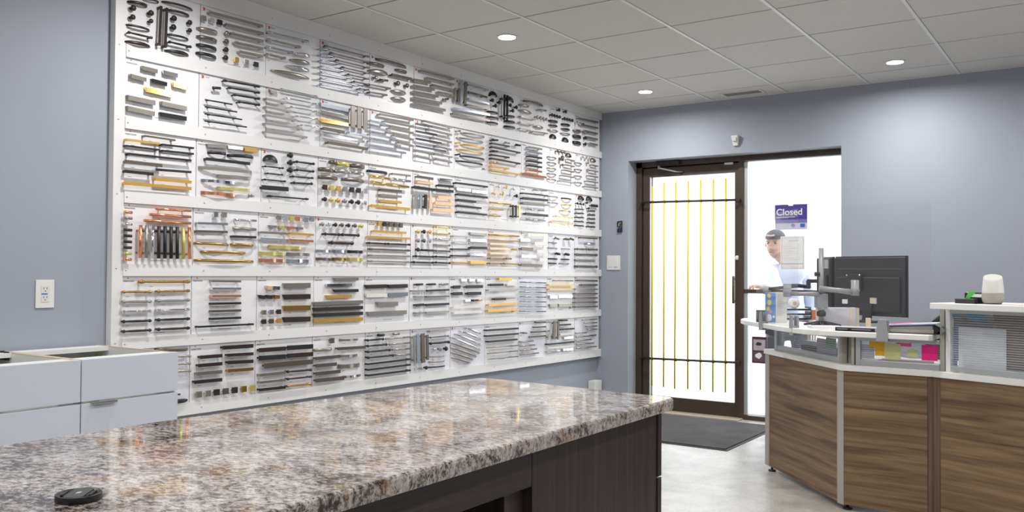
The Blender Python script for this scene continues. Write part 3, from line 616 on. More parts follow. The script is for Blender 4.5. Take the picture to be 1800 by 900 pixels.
m = MB().tube([(hx, FY+.12, .92), (hx, FY+.12, 1.145)], .011, 10).tube([(1.19, FY+.065, .94), (hx, FY+.12, .94)], .006).tube([(1.19, FY+.065, 1.12), (hx, FY+.12, 1.12)], .006)
m.build('door_handle', M_frame, door)
# side light
box('pane', (1.27, FY+.04, .04), (2.01, FY+.046, 2.066), M_glass, win)
m = MB().box((1.252, FY+.01, .04), (1.283, FY+.04, 2.068)); m.build('glazing_channel', M_alu, win)
box('sill', (1.252, FY, 0), (2.006, FY+.10, .036), M_frame, win)
box('transom_bar', (1.252, FY+.005, 1.008), (2.006, FY+.035, 1.041), M_frame, win)
box('head_channel', (1.252, FY+.01, 2.062), (2.006, FY+.04, 2.071), M_alu, win)

# signs on the side light glass
GY = FY+.034
t = thing('closed_sign', 'purple sign reading Closed on the window beside the door', 'sign', (1.618, GY, 1.51))
m = MB().box((1.494, GY, 1.590), (1.60, GY+.003, 1.708)).box((1.636, GY, 1.590), (1.745, GY+.003, 1.708)).box((1.60, GY, 1.590), (1.636, GY+.003, 1.698))
m.build('sign_panel', mat('sign_purple', (.055, .04, .26), .4), t)
box('sign_band', (1.496, GY, 1.562), (1.745, GY+.003, 1.590), mat('sign_purple_pale', (.16, .14, .40), .4), t)
box('sign_footer', (1.496, GY, 1.511), (1.745, GY+.003, 1.562), mat('sign_footer_white', (.55, .57, .66), .5), t)
put_text('sign_lettering', text_mesh('Closed', .082, .0013), M_paper, (1.504, GY-.0015, 1.625), (1, 0, 0), (0, 0, 1), t, .88)
m = MB(); m.box((1.505, GY-.001, 1.608), (1.65, GY, 1.612)); m.box((1.505, GY-.001, 1.602), (1.60, GY, 1.604)); m.build('small_print', M_paper, t)
m = MB().box((1.692, GY-.001, 1.528), (1.727, GY, 1.556)); m.build('footer_emblem', M_blue, t)
m = MB().lathe((1.636, GY, 1.543), (0, -1, 0), [(.015, 0), (.015, .001)], 16); m.build('footer_emblem', mat('emblem_pale', (.2, .26, .5), .5), t)
t = thing('paper_notice', 'white paper notice with a ruled grey border taped to the window below the Closed sign', 'notice', (1.63, GY, 1.20))
box('sheet', (1.538, GY, 1.200), (1.727, GY+.002, 1.460), mat('notice_paper', (.80, .81, .80), .7), t)
m = MB(); a, b_, c, d = 1.549, 1.715, 1.212, 1.447
for p, q in (((a, c), (b_, c)), ((a, d), (b_, d)), ((a, 1.243), (b_, 1.243)), ((a, 1.247), (b_, 1.247))): m.box((p[0], GY-.001, p[1]-.0012), (q[0], GY, q[1]+.0012))
for x in (a, b_): m.box((x-.0015, GY-.001, c), (x+.0015, GY, d))
m.build('border_print', mat('print_pale_grey', (.50, .50, .49), .8), t)
m = MB()
for k in range(9): m.box((1.562, GY-.001, 1.395-.015*k), (1.625+.02*((k*7) % 3), GY, 1.3975-.015*k)); m.box((1.665, GY-.001, 1.395-.015*k), (1.70, GY, 1.3975-.015*k))
m.box((1.60, GY-.001, 1.420), (1.68, GY, 1.430))
m.build('text_print', mat('print_paler_grey', (.66, .67, .67), .8), t)
t = thing('picture_flyer', 'dark red bordered flyer with two pictures on the window behind the desk end', 'flyer', (1.37, GY, .453))
box('backing', (1.310, GY, .453), (1.430, GY+.004, .664), mat('flyer_dark', (.06, .02, .03), .4), t)
box('upper_picture', (1.322, GY-.002, .555), (1.420, GY, .642), mat('flyer_pale', (.42, .38, .43), .5), t)
box('lower_picture', (1.322, GY-.002, .466), (1.420, GY, .545), mat('flyer_maroon', (.12, .07, .09), .5), t)
def blob(c, rx, rz, y, n=9, seed=1):
    rr = random.Random(seed); return MB().add([(c[0], y, c[1])]+[(c[0]+rx*math.cos(i*2*math.pi/n)*rr.uniform(.7, 1.1), y, c[1]+rz*math.sin(i*2*math.pi/n)*rr.uniform(.7, 1.1)) for i in range(n)], [(0, (i+1) % n+1, i+1) for i in range(n)])
blob((1.367, .607), .027, .017, GY-.0025, seed=3).build('portrait_shape', M_black2, t)
blob((1.365, .512), .028, .026, GY-.0025, seed=5).build('portrait_shape', M_paper, t)
t = thing('grey_card', 'grey card hanging on the window beside the dark red flyer', 'card', (1.455, GY, .58))
box('sheet', (1.434, GY, .575), (1.50, GY+.003, .664), mat('card_grey', (.09, .09, .11), .5), t)
MB().add([(1.415, GY+.001, .690), (1.49, GY+.001, .676), (1.48, GY+.001, .735), (1.418, GY+.001, .738), (1.415, GY+.004, .690), (1.49, GY+.004, .676), (1.48, GY+.004, .735), (1.418, GY+.004, .738)],
         [(0,1,2,3),(7,6,5,4),(0,4,5,1),(1,5,6,2),(2,6,7,3),(3,7,4,0)]).build('folded_corner', mat('card_grey2', (.05, .05, .065), .5), t)

# wall things on the end wall
t = thing('motion_sensor', 'small white tapered motion sensor on the grey wall above the door', 'sensor', (1.245, 0, 2.17))
MB().add([(1.218, -.002, 2.255), (1.272, -.002, 2.255), (1.272, -.045, 2.250), (1.218, -.045, 2.250), (1.226, -.002, 2.170), (1.266, -.002, 2.170), (1.264, -.020, 2.172), (1.228, -.020, 2.172)],
         [(0,1,2,3),(4,7,6,5),(0,4,5,1),(1,5,6,2),(2,6,7,3),(3,7,4,0)]).build('housing', M_plast, t, .004)
box('sensor_lens', (1.230, -.046, 2.205), (1.260, -.030, 2.235), mat('sensor_lens', (.62, .62, .60), .3), t, .002)
t = thing('light_switch', 'white two-gang light switch plate on the wall left of the door', 'switch', (.161, 0, 1.19))
box('plate', (.100, -.008, 1.190), (.228, -.001, 1.312), M_plast, t, .002)
box('rocker', (.120, -.011, 1.215), (.155, -.008, 1.285), M_plast, t, .001); box('rocker', (.172, -.011, 1.215), (.207, -.008, 1.285), M_plast, t, .001)
box('slide', (.176, -.013, 1.213), (.203, -.011, 1.221), mat('switch_slide', (.55, .55, .52), .4), t)
t = thing('wall_hook_bracket', 'small dark metal looped bracket on the wall above the light switch', 'bracket', (.222, 0, 1.51))
m = MB().bar((.200, -.008, 1.602), (.244, -.008, 1.606), .008, .007).bar((.244, -.008, 1.606), (.244, -.008, 1.515), .008, .007).bar((.203, -.008, 1.600), (.203, -.008, 1.560), .008, .007).bar((.203, -.008, 1.560), (.228, -.008, 1.558), .008, .007).bar((.228, -.008, 1.558), (.228, -.008, 1.585), .008, .007).bar((.200, -.008, 1.515), (.244, -.008, 1.515), .010, .008).bar((.203, -.008, 1.54), (.203, -.008, 1.515), .008, .007)
m.build('loop', M_black2, t)
box('blue_catch', (.210, -.012, 1.522), (.236, -.002, 1.548), mat('catch_blue', (.01, .015, .12), .4), t, .002)
# wall outlet
t = thing('wall_outlet', 'white electrical outlet plate with a blue strip on the grey wall at left', 'outlet', (0, -4.752, 1.002))
Y0, Y1, Z0, Z1 = U(63, 492, 0, .004).y, U(94.6, 541.6, 0, .004).y, U(63, 541.8, 0, .004).z, U(63, 492, 0, .004).z
YC, ZC = (Y0+Y1)/2, (Z0+Z1)/2
box('plate', (.0005, Y0, Z0), (.006, Y1, Z1), M_plast, t, .0015)
box('receptacle', (.006, YC-.0165, ZC-.034), (.0075, YC+.0165, ZC+.034), mat('receptacle_white', (.68, .68, .66), .35), t)
m = MB()
for s in (-1, 1):
    zc = ZC+.0185*s
    for dy in (-.0065, .0065): m.box((.0072, YC+dy-.0012, zc+.001), (.0079, YC+dy+.0012, zc+.009))
    m.lathe((.0072, YC, zc-.0065), (1, 0, 0), [(.0024, 0), (.0024, .0007)], 10)
m.build('slots', M_slot, t)
box('blue_strip', (.0072, YC-.0155, ZC-.0025), (.0082, YC+.009, ZC+.0025), M_blue, t)
# baseboard heater at the corner under the display
t = thing('baseboard_heater', 'small white heater box in the corner beneath the display', 'heater', (.04, -.09, 0))
box('casing', (.002, -.15, .03), (.07, -.03, .245), M_white, t, .004); box('foot', (.002, -.14, .0), (.06, -.04, .03), M_white, t)
box('baseboard_left', (.0, YB, 0), (.012, -.16, .09), M_white, **ST)
box('baseboard_front', (DX1+.002, -.012, 0), (XR, 0, .09), M_white, **ST)

# floor mat
P = [U(1100, 775, 2, .01), U(1273, 789, 2, .01), U(1350, 748, 2, .01)]
t = thing('door_mat', 'charcoal ribbed entrance mat on the floor before the door', 'mat', (1.1, -.6, 0))
box('rubber_border', (.42, -1.125, .0005), (1.60, -.03, .005), M_rub, t, .001)
box('carpet', (.44, -1.105, .005), (1.58, -.045, .011), M_mat, t)

# ================================================================== OUTSIDE
M_out = mat('concrete_apron', (.62, .60, .57), .9, fn=f_mottle((.56, .54, .51), (.68, .66, .63), 4))
box('ground', (-14, .30, -.22), (18, 26, -.12), M_out, **ST)
box('trim_2', (.30, .27, -.12), (2.044, .75, -.02), M_out, **ST)
t = thing('pale_standin', 'made-up pale building standing in for a white trailer, barely visible through the bright door glass', 'building', (-6, 20, -.12))  # made-up building, its pale wall stands in for a white trailer
box('wall', (-16, 20, -.12), (6, 22, 5.2), mat('far_wall', (.60, .62, .66), .8), t); box('roof', (-16.2, 19.8, 5.2), (6.2, 22.2, 5.4), M_grey, t)

# ------------------------------------------------------------------ person outside the side light
def skin_mesh(name, verts, edges, radii, m, parent, sub=1, root=0):
    me = bpy.data.meshes.new(name); me.from_pydata([tuple(v) for v in verts], edges, []); me.update()
    ob = bpy.data.objects.new(name, me); COL.objects.link(ob)
    s = ob.modifiers.new('skin', 'SKIN'); s.use_smooth_shade = True
    for i, r in enumerate(radii):
        rr = r if isinstance(r, tuple) else (r, r); me.skin_vertices[0].data[i].radius = rr
    me.skin_vertices[0].data[root].use_root = True
    ss = ob.modifiers.new('subd', 'SUBSURF'); ss.levels = sub; ss.render_levels = sub
    bpy.context.view_layer.update()
    dm = bpy.data.meshes.new_from_object(ob.evaluated_get(bpy.context.evaluated_depsgraph_get()))
    bpy.data.objects.remove(ob)
    dm.materials.clear(); dm.materials.append(m)
    for p in dm.polygons: p.use_smooth = True
    o2 = bpy.data.objects.new(name, dm); COL.objects.link(o2)
    WLp = WL[parent.name]; dm.transform(Matrix.Translation(-WLp)); o2.parent = parent; WL[o2.name] = WLp
    return o2
M_skin = mat('skin', (.55, .32, .24), .55); M_shirt = mat('shirt_pale_blue', (.62, .68, .82), .8); M_trou = mat('trousers_grey', (.10, .11, .14), .8); M_cap = mat('cap_charcoal', (.045, .045, .055), .8)
PXo, PYo, G0 = 1.36, .95, -.12
person = thing('person', 'person in a pale blue shirt and dark cap standing outside, reaching to one side', 'person', (PXo, PYo, G0))
# facing: towards the camera and a little to its left; v = to the person's left (screen right)
fc = Vector((.35, -.94, 0)).normalized(); lf = Vector((0, 0, 1)).cross(fc)*1.0
def B(f, l, z): return Vector((PXo, PYo, G0+z))+fc*f+lf*l
hc = PD(1363, 430, 7.62)                        # head centre
hz = hc.z-G0
hipz, shz = .86, hz-.215
V = [B(0, 0, hipz), B(.0, 0, hipz+.16), B(.02, 0, hipz+.34), B(.02, 0, shz-.03), B(.03, 0, shz+.06), hc-Vector((0, 0, .07)),
     B(0, .10, hipz-.04), B(.02, .12, .46), B(-.02, .13, .07), B(0, -.10, hipz-.04), B(.03, -.12, .46), B(-.01, -.13, .07)]
Ed = [(0,1),(1,2),(2,3),(3,4),(4,5),(0,6),(6,7),(7,8),(0,9),(9,10),(10,11)]
Rd = [(.13,.10),(.125,.095),(.145,.10),(.13,.085),.062,.055,.085,.058,.042,.085,.058,.042]
body = skin_mesh('body', V, Ed, Rd, M_skin, person, 1)
# clothes as slightly larger skins
elR = PD(1366, 512, 7.38); haR = PD(1330, 503, 7.22); shR = B(.02, -.135, shz-.035); shL = B(.02, .135, shz-.035)
elL = B(-.03, .20, shz-.30); haL = B(.08, .19, shz-.52)
Vs = [B(0, 0, hipz-.06), B(.0, 0, hipz+.16), B(.02, 0, hipz+.34), B(.02, 0, shz-.03), B(.03, 0, shz+.075), shR, elR, elR.lerp(haR, .82), shL, elL, elL.lerp(haL, .8)]
skin_mesh('shirt', Vs, [(0,1),(1,2),(2,3),(3,4),(3,5),(5,6),(6,7),(3,8),(8,9),(9,10)], [(.155,.12),(.150,.115),(.145,.115),(.135,.10),.075,.075,.062,.052,.075,.062,.052], M_shirt, person, 2)
skin_mesh('trousers', [B(0,0,hipz), B(0,.10,hipz-.06), B(.02,.12,.46), B(-.02,.13,.07), B(0,-.10,hipz-.06), B(.03,-.12,.46), B(-.01,-.13,.07)],
          [(0,1),(1,2),(2,3),(0,4),(4,5),(5,6)], [(.14,.11),.098,.075,.065,.098,.075,.065], M_trou, person, 1)
def hand(wr, dr, side, parent):
    dr = dr.normalized(); wd = dr.cross(Vector((0, 0, 1))).normalized(); dn = Vector((0, 0, -1)); vs = [wr, wr+dr*.045, wr+dr*.085]; ed = [(0,1),(1,2)]; ra = [(.026,.02),(.038,.017),(.038,.014)]
    for k, (o, ln) in enumerate(((-.030, .068), (-.010, .078), (.010, .073), (.030, .058))):
        i = len(vs); b0 = wr+dr*.080+wd*o; vs += [b0, b0+dr*ln*.5+dn*.006, b0+dr*ln*.82+dn*.024, b0+dr*ln*.9+dn*.040]; ed += [(2, i), (i, i+1), (i+1, i+2), (i+2, i+3)]; ra += [.0095, .009, .0085, .007]
    i = len(vs); b0 = wr+dr*.03+wd*side*.03; vs += [b0, b0+dr*.03+wd*side*.025, b0+dr*.06+wd*side*.028+dn*.012]; ed += [(1, i), (i, i+1), (i+1, i+2)]; ra += [.013, .0105, .009]
    return skin_mesh('hand', vs, ed, ra, M_skin, parent, 1)
hand(elR.lerp(haR, .80), haR-elR, 1, person); hand(elL.lerp(haL, .8), haL-elL, -1, person)
for s in (-1, 1): MB().sweep([B(-.09, .13*s, .04), B(.02, .135*s, .055), B(.12, .14*s, .04), B(.17, .14*s, .03)], [.035, .045, .045, .03], [.035, .05, .035, .025], (0, 0, 1), 10).build('shoe', M_black2, person)
# head, turned to the camera's left
hf = Vector((-.05, -1, -.10)).normalized(); hl = Vector((0, 0, 1)).cross(hf).normalized(); hu = hf.cross(hl)*-1
if hu.z < 0: hu = -hu
def Hd(f, l, u): return hc+hf*f+hl*l+hu*u
m = MB(); n = 18; k = 14; vs = []; fs = []
for j in range(k+1):
    ph = math.pi*j/k; u = math.cos(ph)
    for i in range(n):
        th = 2*math.pi*i/n; r = math.sin(ph); cf = math.cos(th); sl = math.sin(th)
        wx = .077*(1 if u > -.1 else 1-.32*(-u-.1)); fx = .096
        f = fx*r*cf; l = wx*r*sl; z = .125*u
        if cf > .2 and u < -.25: f += .012*cf
        if cf > .93 and -.30 < u < .12: f += .022*(1-abs(u+.18)/.32) if abs(u+.18) < .32 else 0
        if cf > .5 and .05 < u < .3 and .25 < abs(sl) < .7: f -= .008
        vs.append(Hd(f, l, z))
for j in range(k):
    for i in range(n): fs.append((j*n+i, j*n+(i+1) % n, (j+1)*n+(i+1) % n, (j+1)*n+i))
m.add(vs, fs, True); head = m.build('head', M_skin, person)
for s in (-1, 1):
    MB().lathe(Hd(.083, .030*s, .018), hf, [(.002, -.004), (.011, 0), (.009, .004), (.003, .006)], 10).build('eye', M_black2, head)
    MB().bar(Hd(.092, .018*s, .036), Hd(.086, .046*s, .034), .006, .006, hf).build('eyebrow', mat('hair_brown', (.06, .04, .03), .8), head)
    MB().lathe(Hd(-.005, .076*s, .0), hl*s, [(.020, 0), (.024, .008), (.018, .014)], 12).build('ear', M_skin, head)
MB().sweep([Hd(.098, -.012, -.022), Hd(.112, 0, -.020), Hd(.098, .012, -.022)], [.007]*3, [.008]*3, hu, 8).build('nose', M_skin, head)
MB().bar(Hd(.097, -.022, -.060), Hd(.097, .022, -.060), .006, .005, hf).build('mouth', mat('lips', (.35, .12, .10), .5), head)
m = MB(); vs = []; fs = []
for j in range(6):
    ph = math.pi/2*j/5
    for i in range(n):
        th = 2*math.pi*i/n; vs.append(Hd(.103*math.sin(ph+.02)*math.cos(th)-.006, .084*math.sin(ph+.02)*math.sin(th), .052+.083*math.cos(ph)))
for j in range(5):
    for i in range(n): fs.append((j*n+i, j*n+(i+1) % n, (j+1)*n+(i+1) % n, (j+1)*n+i))
m.add(vs, fs, True); m.sweep([Hd(-.09, -.05, .06), Hd(-.10, 0, .05), Hd(-.09, .05, .06)], [.012]*3, [.012]*3, hu, 8); m.build('cap', M_cap, person)
blob((0, 0), 1, 1, 0)
MB().sweep([Hd(.092, -.035, .085), Hd(.103, 0, .082), Hd(.094, .030, .085)], [.012]*3, [.008]*3, hu, 8).build('cap_patch', mat('cap_patch_tan', (.5, .36, .30), .8), person)

# ================================================================== WHITE BASE CABINETS
ZT = .835
def cabinet(y0, y1, lab, hy):
    t = thing('base_cabinet', lab, 'cabinet', (.3, (y0+y1)/2, 0), 'open-topped white base cabinets by the left wall')
    T = .016
    for a, b in ((y0, y0+T), (y1-T, y1)):
        sp = box('side_panel', (.02, a, .10), (.578, b, ZT-.003), M_mel, t); box('raw_edge', (.022, a+.001, ZT-.003), (.576, b-.001, ZT), M_chip, sp)
    box('back_panel', (.022, y0+T, .10), (.034, y1-T, ZT-.004), M_mel, t)
    box('bottom_panel', (.034, y0+T, .10), (.578, y1-T, .118), M_mel, t)
    box('front_stretcher', (.500, y0+T, ZT-.018), (.578, y1-T, ZT-.001), M_mel, t)
    box('rear_stretcher', (.035, y0+T, ZT-.018), (.125, y1-T, ZT-.001), M_mel, t)
    box('drawer_box', (.08, y0+.03, .70), (.10, y1-.03, ZT-.05), M_mel, t)
    box('plinth', (.05, y0, 0), (.50, y1, .10), M_white, t)
    zz = [ZT+.001, .683, .675, .40, .392, .115]
    for k in range(0, 6, 2):
        d = box('drawer_front', (.580, y0+.0022, zz[k+1]), (.600, y1-.0022, zz[k]), M_cab, t, .0008)
        if k >= 2:
            MB().box((.592, hy, zz[k]+.0005), (.616, hy+.095, zz[k]+.002)).box((.6145, hy, zz[k]-.006), (.616, hy+.095, zz[k]+.002)).build('tab_handle', M_silver, d)
    return t
yr = U(314, 640, 0, .6).y; ys_ = U(143, 640, 0, .6).y
ca = cabinet(ys_, yr, 'open-topped white drawer cabinet whose right end meets the display', U(160, 700, 0, .6).y)
cb = cabinet(ys_-.50, ys_, 'open-topped white drawer cabinet at the left edge of the photo', ys_-.50+.10)
m = MB().box((.05, ys_-.024, ZT-.03), (.11, ys_-.018, ZT+.004)).box((.06, ys_-.03, ZT-.02), (.075, ys_-.018, ZT+.006)).box((.09, ys_-.03, ZT-.02), (.10, ys_-.018, ZT+.004)); m.build('hinge_bracket', M_black2, cb)
m = MB().add([(.44, ys_+.0165, ZT-.002), (.50, ys_+.0165, ZT-.002), (.50, ys_+.05, ZT-.002), (.44, ys_+.0165, ZT-.03), (.50, ys_+.0165, ZT-.03)], [(0, 1, 2), (0, 3, 4, 1)]); m.build('corner_brace', FM['a'], ca)

# ================================================================== GRANITE ISLAND
ZG = .86; GX0, GX1, GY1, GY0 = 2.118, 2.806, -4.662, -6.95
isl = thing('island_cabinet', 'dark espresso wood island cabinet under the granite worktop', 'cabinet', (2.45, -5.6, 0))
gr = MB(); r = .022; poly = [(GX0-.01, GY0), (GX1+.01, GY0)]
for k in range(7): t_ = math.pi/2*k/6; poly.append((GX1-r+r*math.cos(t_), GY1-r+r*math.sin(t_)))
pb = U(845, 663, 2, ZG)
poly += [(pb.x+.03, pb.y), (pb.x, pb.y-.02), (GX0-.012, -5.6)]
gr.prism(poly, ZG-.030, ZG)
g = gr.build('granite_worktop', M_granite, None, .006, label='polished granite worktop, mottled grey, cream, brown and black', category='worktop')
CX0, CX1 = GX0+.05, 2.770; ZC_ = ZG-.0305; YE = -4.695; YK = U(935, 830, 0, CX1).y
box('side_panel', (CX1-.020, YK+.001, .0), (CX1, YE, ZC_), M_esp, isl)
box('side_panel', (CX0, YK-1.3, .0), (CX0+.02, YE, ZC_), M_esp, isl)
box('back_panel', (CX0+.02, YE-.62, .0), (CX1-.02, YK, ZC_), M_esp, isl)
box('top_panel', (CX0+.02, YK, ZC_-.02), (CX1-.02, YE-.02, ZC_), M_esp, isl)
box('apron', (CX1-.020, -6.9, ZC_-.075), (CX1, YK-.001, ZC_), M_esph, isl)
box('far_end_panel', (CX0, -6.9, 0), (CX1, -6.88, ZC_-.076), M_esp, isl)
zf = [ZC_-.008, .668, .664, .42, .416, .10]
for k in range(0, 6, 2):
    d = box('drawer_front', (CX0+.002, YE, zf[k+1]), (CX1+.003, YE+.020, zf[k]), M_esp, isl)
    if k == 0: box('light_edge', (CX0+.002, YE+.0005, zf[k]), (CX1+.003, YE+.0195, zf[k]+.0012), M_chip, d)
# lens cap
lc = (U(97, 880, 2, ZG)+U(174, 880, 2, ZG))/2; R = (U(174, 880, 2, ZG)-U(97, 880, 2, ZG)).length/2
c = Vector((lc.x, lc.y, ZG)) + Vector((fwd.x, fwd.y, 0)).normalized()*.004
t = thing('lens_cap', 'black round camera lens cap lying on the granite near the front edge', 'lens cap', (c.x, c.y, ZG))
def ring(seg=40):
    return MB().lathe(c, (0, 0, 1), [(R*.94, .0), (R, .001), (R, .0085), (R*.985, .0095), (R*.93, .0095), (R*.90, .0070), (R*.5, .0070), (.001, .0070)], seg)
ring().build('rim', M_black, t)
ca_, cb_ = Vector((RT.x, RT.y, 0)).normalized(), Vector((-RT.y, RT.x, 0)).normalized()
ca_ = (ca_+cb_*.12).normalized(); cb_ = Vector((0, 0, 1)).cross(ca_)
pl = []
for a in range(-4, 5): t_ = math.pi/2+a*.14; pl.append(c+ca_*(R*.88*math.cos(t_)*.9)+cb_*(R*.88*math.sin(t_)))
for a in range(-4, 5): t_ = -math.pi/2+a*.14; pl.append(c+ca_*(R*.88*math.cos(t_)*.9)+cb_*(R*.88*math.sin(t_)))
MB().prism([(p.x, p.y) for p in pl], ZG+.0071, ZG+.0095).build('centre_plate', mat('cap_grey', (.035, .035, .037), .45), t)
for s in (-1, 1):
    MB().obox(c+ca_*(R*.62*s)+Vector((0, 0, .0082)), ca_, cb_, Vector((0, 0, 1)), .003, R*.85, .003).obox(c+ca_*(R*.50*s)+Vector((0, 0, .0078)), ca_, cb_, Vector((0, 0, 1)), .0025, R*.95, .0016).build('grip_rib', M_black, t)
MB().obox(c+Vector((0, 0, .0096)), (ca_*.9+cb_*.25).normalized(), cb_, Vector((0, 0, 1)), .0055, .010, .0004).build('emblem', M_grey, t)

# ================================================================== RECEPTION DESK
def V2(x, y, z=0): return Vector((x, y, z))
A, Bc, D_, E_ = V2(1.965, -1.495), V2(2.578, -2.172), V2(2.992, -2.188), V2(3.92, -2.545)
ZL, ZL0 = .717, .688                            # white ledge of the desktop
def inw(P, Q): d = (Q-P).normalized(); return Vector((-d.y, d.x, 0))
nA, nB, nD = inw(A, Bc), inw(Bc, D_), inw(D_, E_)
def pixx(P):
    d = P-CAM; return 900+FPX*d.dot(RT)/d.dot(fwd)
def onseg(P, Q, px, z=.78):                     # point of the run P-Q seen at photo column px
    lo, hi = -.6, 1.6
    for _ in range(40):
        m_ = (lo+hi)/2
        R_ = P.lerp(Q, m_); R_ = Vector((R_.x, R_.y, z))
        if pixx(R_) < px: lo = m_
        else: hi = m_
    R_ = P.lerp(Q, lo); return Vector((R_.x, R_.y, 0))
def up_(v, z): return Vector((v.x, v.y, z))
desk = thing('reception_desk', 'angled reception desk with walnut front panels and white ledge', 'desk', (2.9, -1.9, 0))
A2, B2, D2, E2 = A+nA*.60, V2(2.79, -1.60), V2(3.10, -1.57), E_+nD*.62
MB().prism([(p.x, p.y) for p in (A, Bc, D_, E_, E2, D2, B2, A2)], ZL0, ZL).build('desktop', M_top, desk, .003)
def panel(P, Q, n, z0, z1, name, m, par, off=.012, th=.028, bevel=0.):
    d = (Q-P).normalized()
    return MB().obox(up_((P+Q)/2+n*(off+th/2), (z0+z1)/2), d, n, Vector((0, 0, 1)), (Q-P).length, th, z1-z0).build(name, m, par, bevel)
pa0 = onseg(A, Bc, 1349.5, .4); pa1 = onseg(A, Bc, 1468.5, .4)
panel(pa0, pa1, nA, .03, ZL0, 'front_panel', M_wal, desk)
panel(A+(Bc-A).normalized()*.004, pa0, nA, .03, ZL0, 'edge_strip', M_alub, desk, .008, .034)
pc = Bc+nA*.02+nB*.006
MB().prism([(p.x, p.y) for p in (pa1+nA*.008, Bc+nA*.012+nB*.002+(A-Bc).normalized()*.01, onseg(Bc, D_, 1482, .4)+nB*.008, onseg(Bc, D_, 1482, .4)+nB*.05, pa1+nA*.05)], .025, ZL0).build('corner_post', M_alub, desk, .002)
pb0 = onseg(Bc, D_, 1482, .4); pb1 = onseg(Bc, D_, 1629, .4)
panel(pb0, pb1, nB, .03, ZL0, 'front_panel', M_wal, desk)
d0 = onseg(D_, E_, 1651, .4)
panel(pb1, D_-(D_-Bc).normalized()*.001, nB, .03, ZL0, 'seam_post', M_walv, desk, .015)
MB().obox(up_(D_+(nB+nD).normalized()*.05, .36), (E_-Bc).normalized(), nD, Vector((0, 0, 1)), .05, .02, .65).build('seam_backing', M_walv, desk)
panel(D_+(E_-D_).normalized()*.002, d0, nD, .03, ZL0, 'seam_post', M_walv, desk, .015)
panel(d0, E_-(E_-D_).normalized()*.01, nD, .03, ZL0, 'front_panel', M_wal, desk)
MB().obox(up_((A+A2)/2+(Bc-A).normalized()*.02+nA*.02, .36), nA, (Bc-A).normalized(), Vector((0, 0, 1)), .50, .02, .65).build('end_panel', M_wal, desk)
MB().obox(up_((E_+E2)/2-(E_-D_).normalized()*.03+nD*.01, .36), nD, (E_-D_).normalized(), Vector((0, 0, 1)), .55, .02, .65).build('end_panel', M_wal, desk)
for P_ in (A+(Bc-A)*.06+nA*.03, Bc+(A-Bc)*.03+nA*.05, D_+nD*.05, A2-nA*.06+(Bc-A)*.05, E2-nD*.06-(E_-D_)*.05):
    MB().lathe(up_(P_, 0), (0, 0, 1), [(.022, 0), (.022, .008), (.007, .012), (.007, .032)], 14).build('levelling_foot', M_black, desk)
fz = (nB+nD).normalized(); MB().obox(up_(D_+fz*.027, .36), Vector((fz.y, -fz.x, 0)), fz, Vector((0, 0, 1)), .010, .022, .65).build('seam_filler', M_walv, desk)
# low screens between ledge and shelves
Z1 = .857; Z2 = 1.008
def screen(P, Q, n, z1, off, posts):
    d = (Q-P).normalized()
    for (u, w_, m_) in posts:
        MB().obox(up_(u+n*(off+.016), (ZL+z1)/2), d, n, Vector((0, 0, 1)), w_, .032, z1-ZL).build('screen_post', m_, desk, .002)
    MB().obox(up_((P+Q)/2+n*(off+.016), ZL+.014), d, n, Vector((0, 0, 1)), (Q-P).length, .026, .028).build('screen_rail', M_alu, desk, .002)
    MB().obox(up_((P+Q)/2+n*(off+.016), z1-.010), d, n, Vector((0, 0, 1)), (Q-P).length, .026, .020).build('screen_rail', M_alu, desk, .002)
    MB().obox(up_((P+Q)/2+n*(off+.016), (ZL+.028+z1-.020)/2), d, n, Vector((0, 0, 1)), (Q-P).length, .006, z1-ZL-.048).build('ribbed_screen', M_rib, desk)
off = .035
s0 = onseg(A+nA*off, Bc+nA*off, 1363); s1 = onseg(A+nA*off, Bc+nA*off, 1474)
screen(s0, s1, nA, Z1, 0, [(s0, .034, M_alu), (s1, .022, M_alu), (s1+(A-Bc).normalized()*-.02, .012, M_alub)])
s2 = onseg(Bc+nB*off, D_+nB*off, 1499); s3 = onseg(Bc+nB*off, D_+nB*off, 1508); s4 = onseg(Bc+nB*off, D_+nB*off, 1652)
MB().obox(up_((s1+s2)/2+nB*.05, (ZL+Z1)/2), (s2-s1).normalized(), Vector((0, 0, 1)).cross((s2-s1).normalized()), Vector((0, 0, 1)), (s2-s1).length, .012, Z1-ZL).build('corner_infill', M_alub, desk)
screen(s3, s4, nB, Z1, 0, [(s2, .014, M_alub), (s3, .022, M_alu)])
t0 = onseg(D_+nD*off, E_+nD*off, 1656, .85); t1 = onseg(D_+nD*off, E_+nD*off, 1666, .85); t2 = E_+nD*off
screen(t1, t2, nD, Z2, 0, [(t0, .022, M_alub), (t1, .022, M_top), (t2, .03, M_alu)])
# lower curved shelf and raised right shelf: both could be lifted off
fp = [(1.775, -1.335), (1.80, -1.43), (1.865, -1.555), (1.95, -1.662), (2.06, -1.79), (2.19, -1.965), (2.32, -2.105), (2.40, -2.168), (2.49, -2.203), (2.60, -2.212), (2.77, -2.222), (2.90, -2.225), (2.985, -2.232), (3.0, -2.218), (3.0, -1.90), (2.62, -1.90), (2.44, -1.80), (2.25, -1.55), (2.10, -1.36), (1.96, -1.24), (1.85, -1.21), (1.79, -1.25)]
MB().prism(fp, .858, .885).build('transaction_shelf', M_top, desk, .004)
q0 = U(1634, 534, 2, 1.037); sl = D_-nD*.0
dr = (E_-D_).normalized(); f0 = onseg(D_-nD*.11, E_-nD*.11, 1634, 1.037)
fe = E_-nD*.11+dr*.1
MB().prism([(p.x, p.y) for p in (f0, fe, fe+nD*.40, f0+nD*.40)], 1.009, 1.037).build('upper_shelf', M_top, desk, .003)
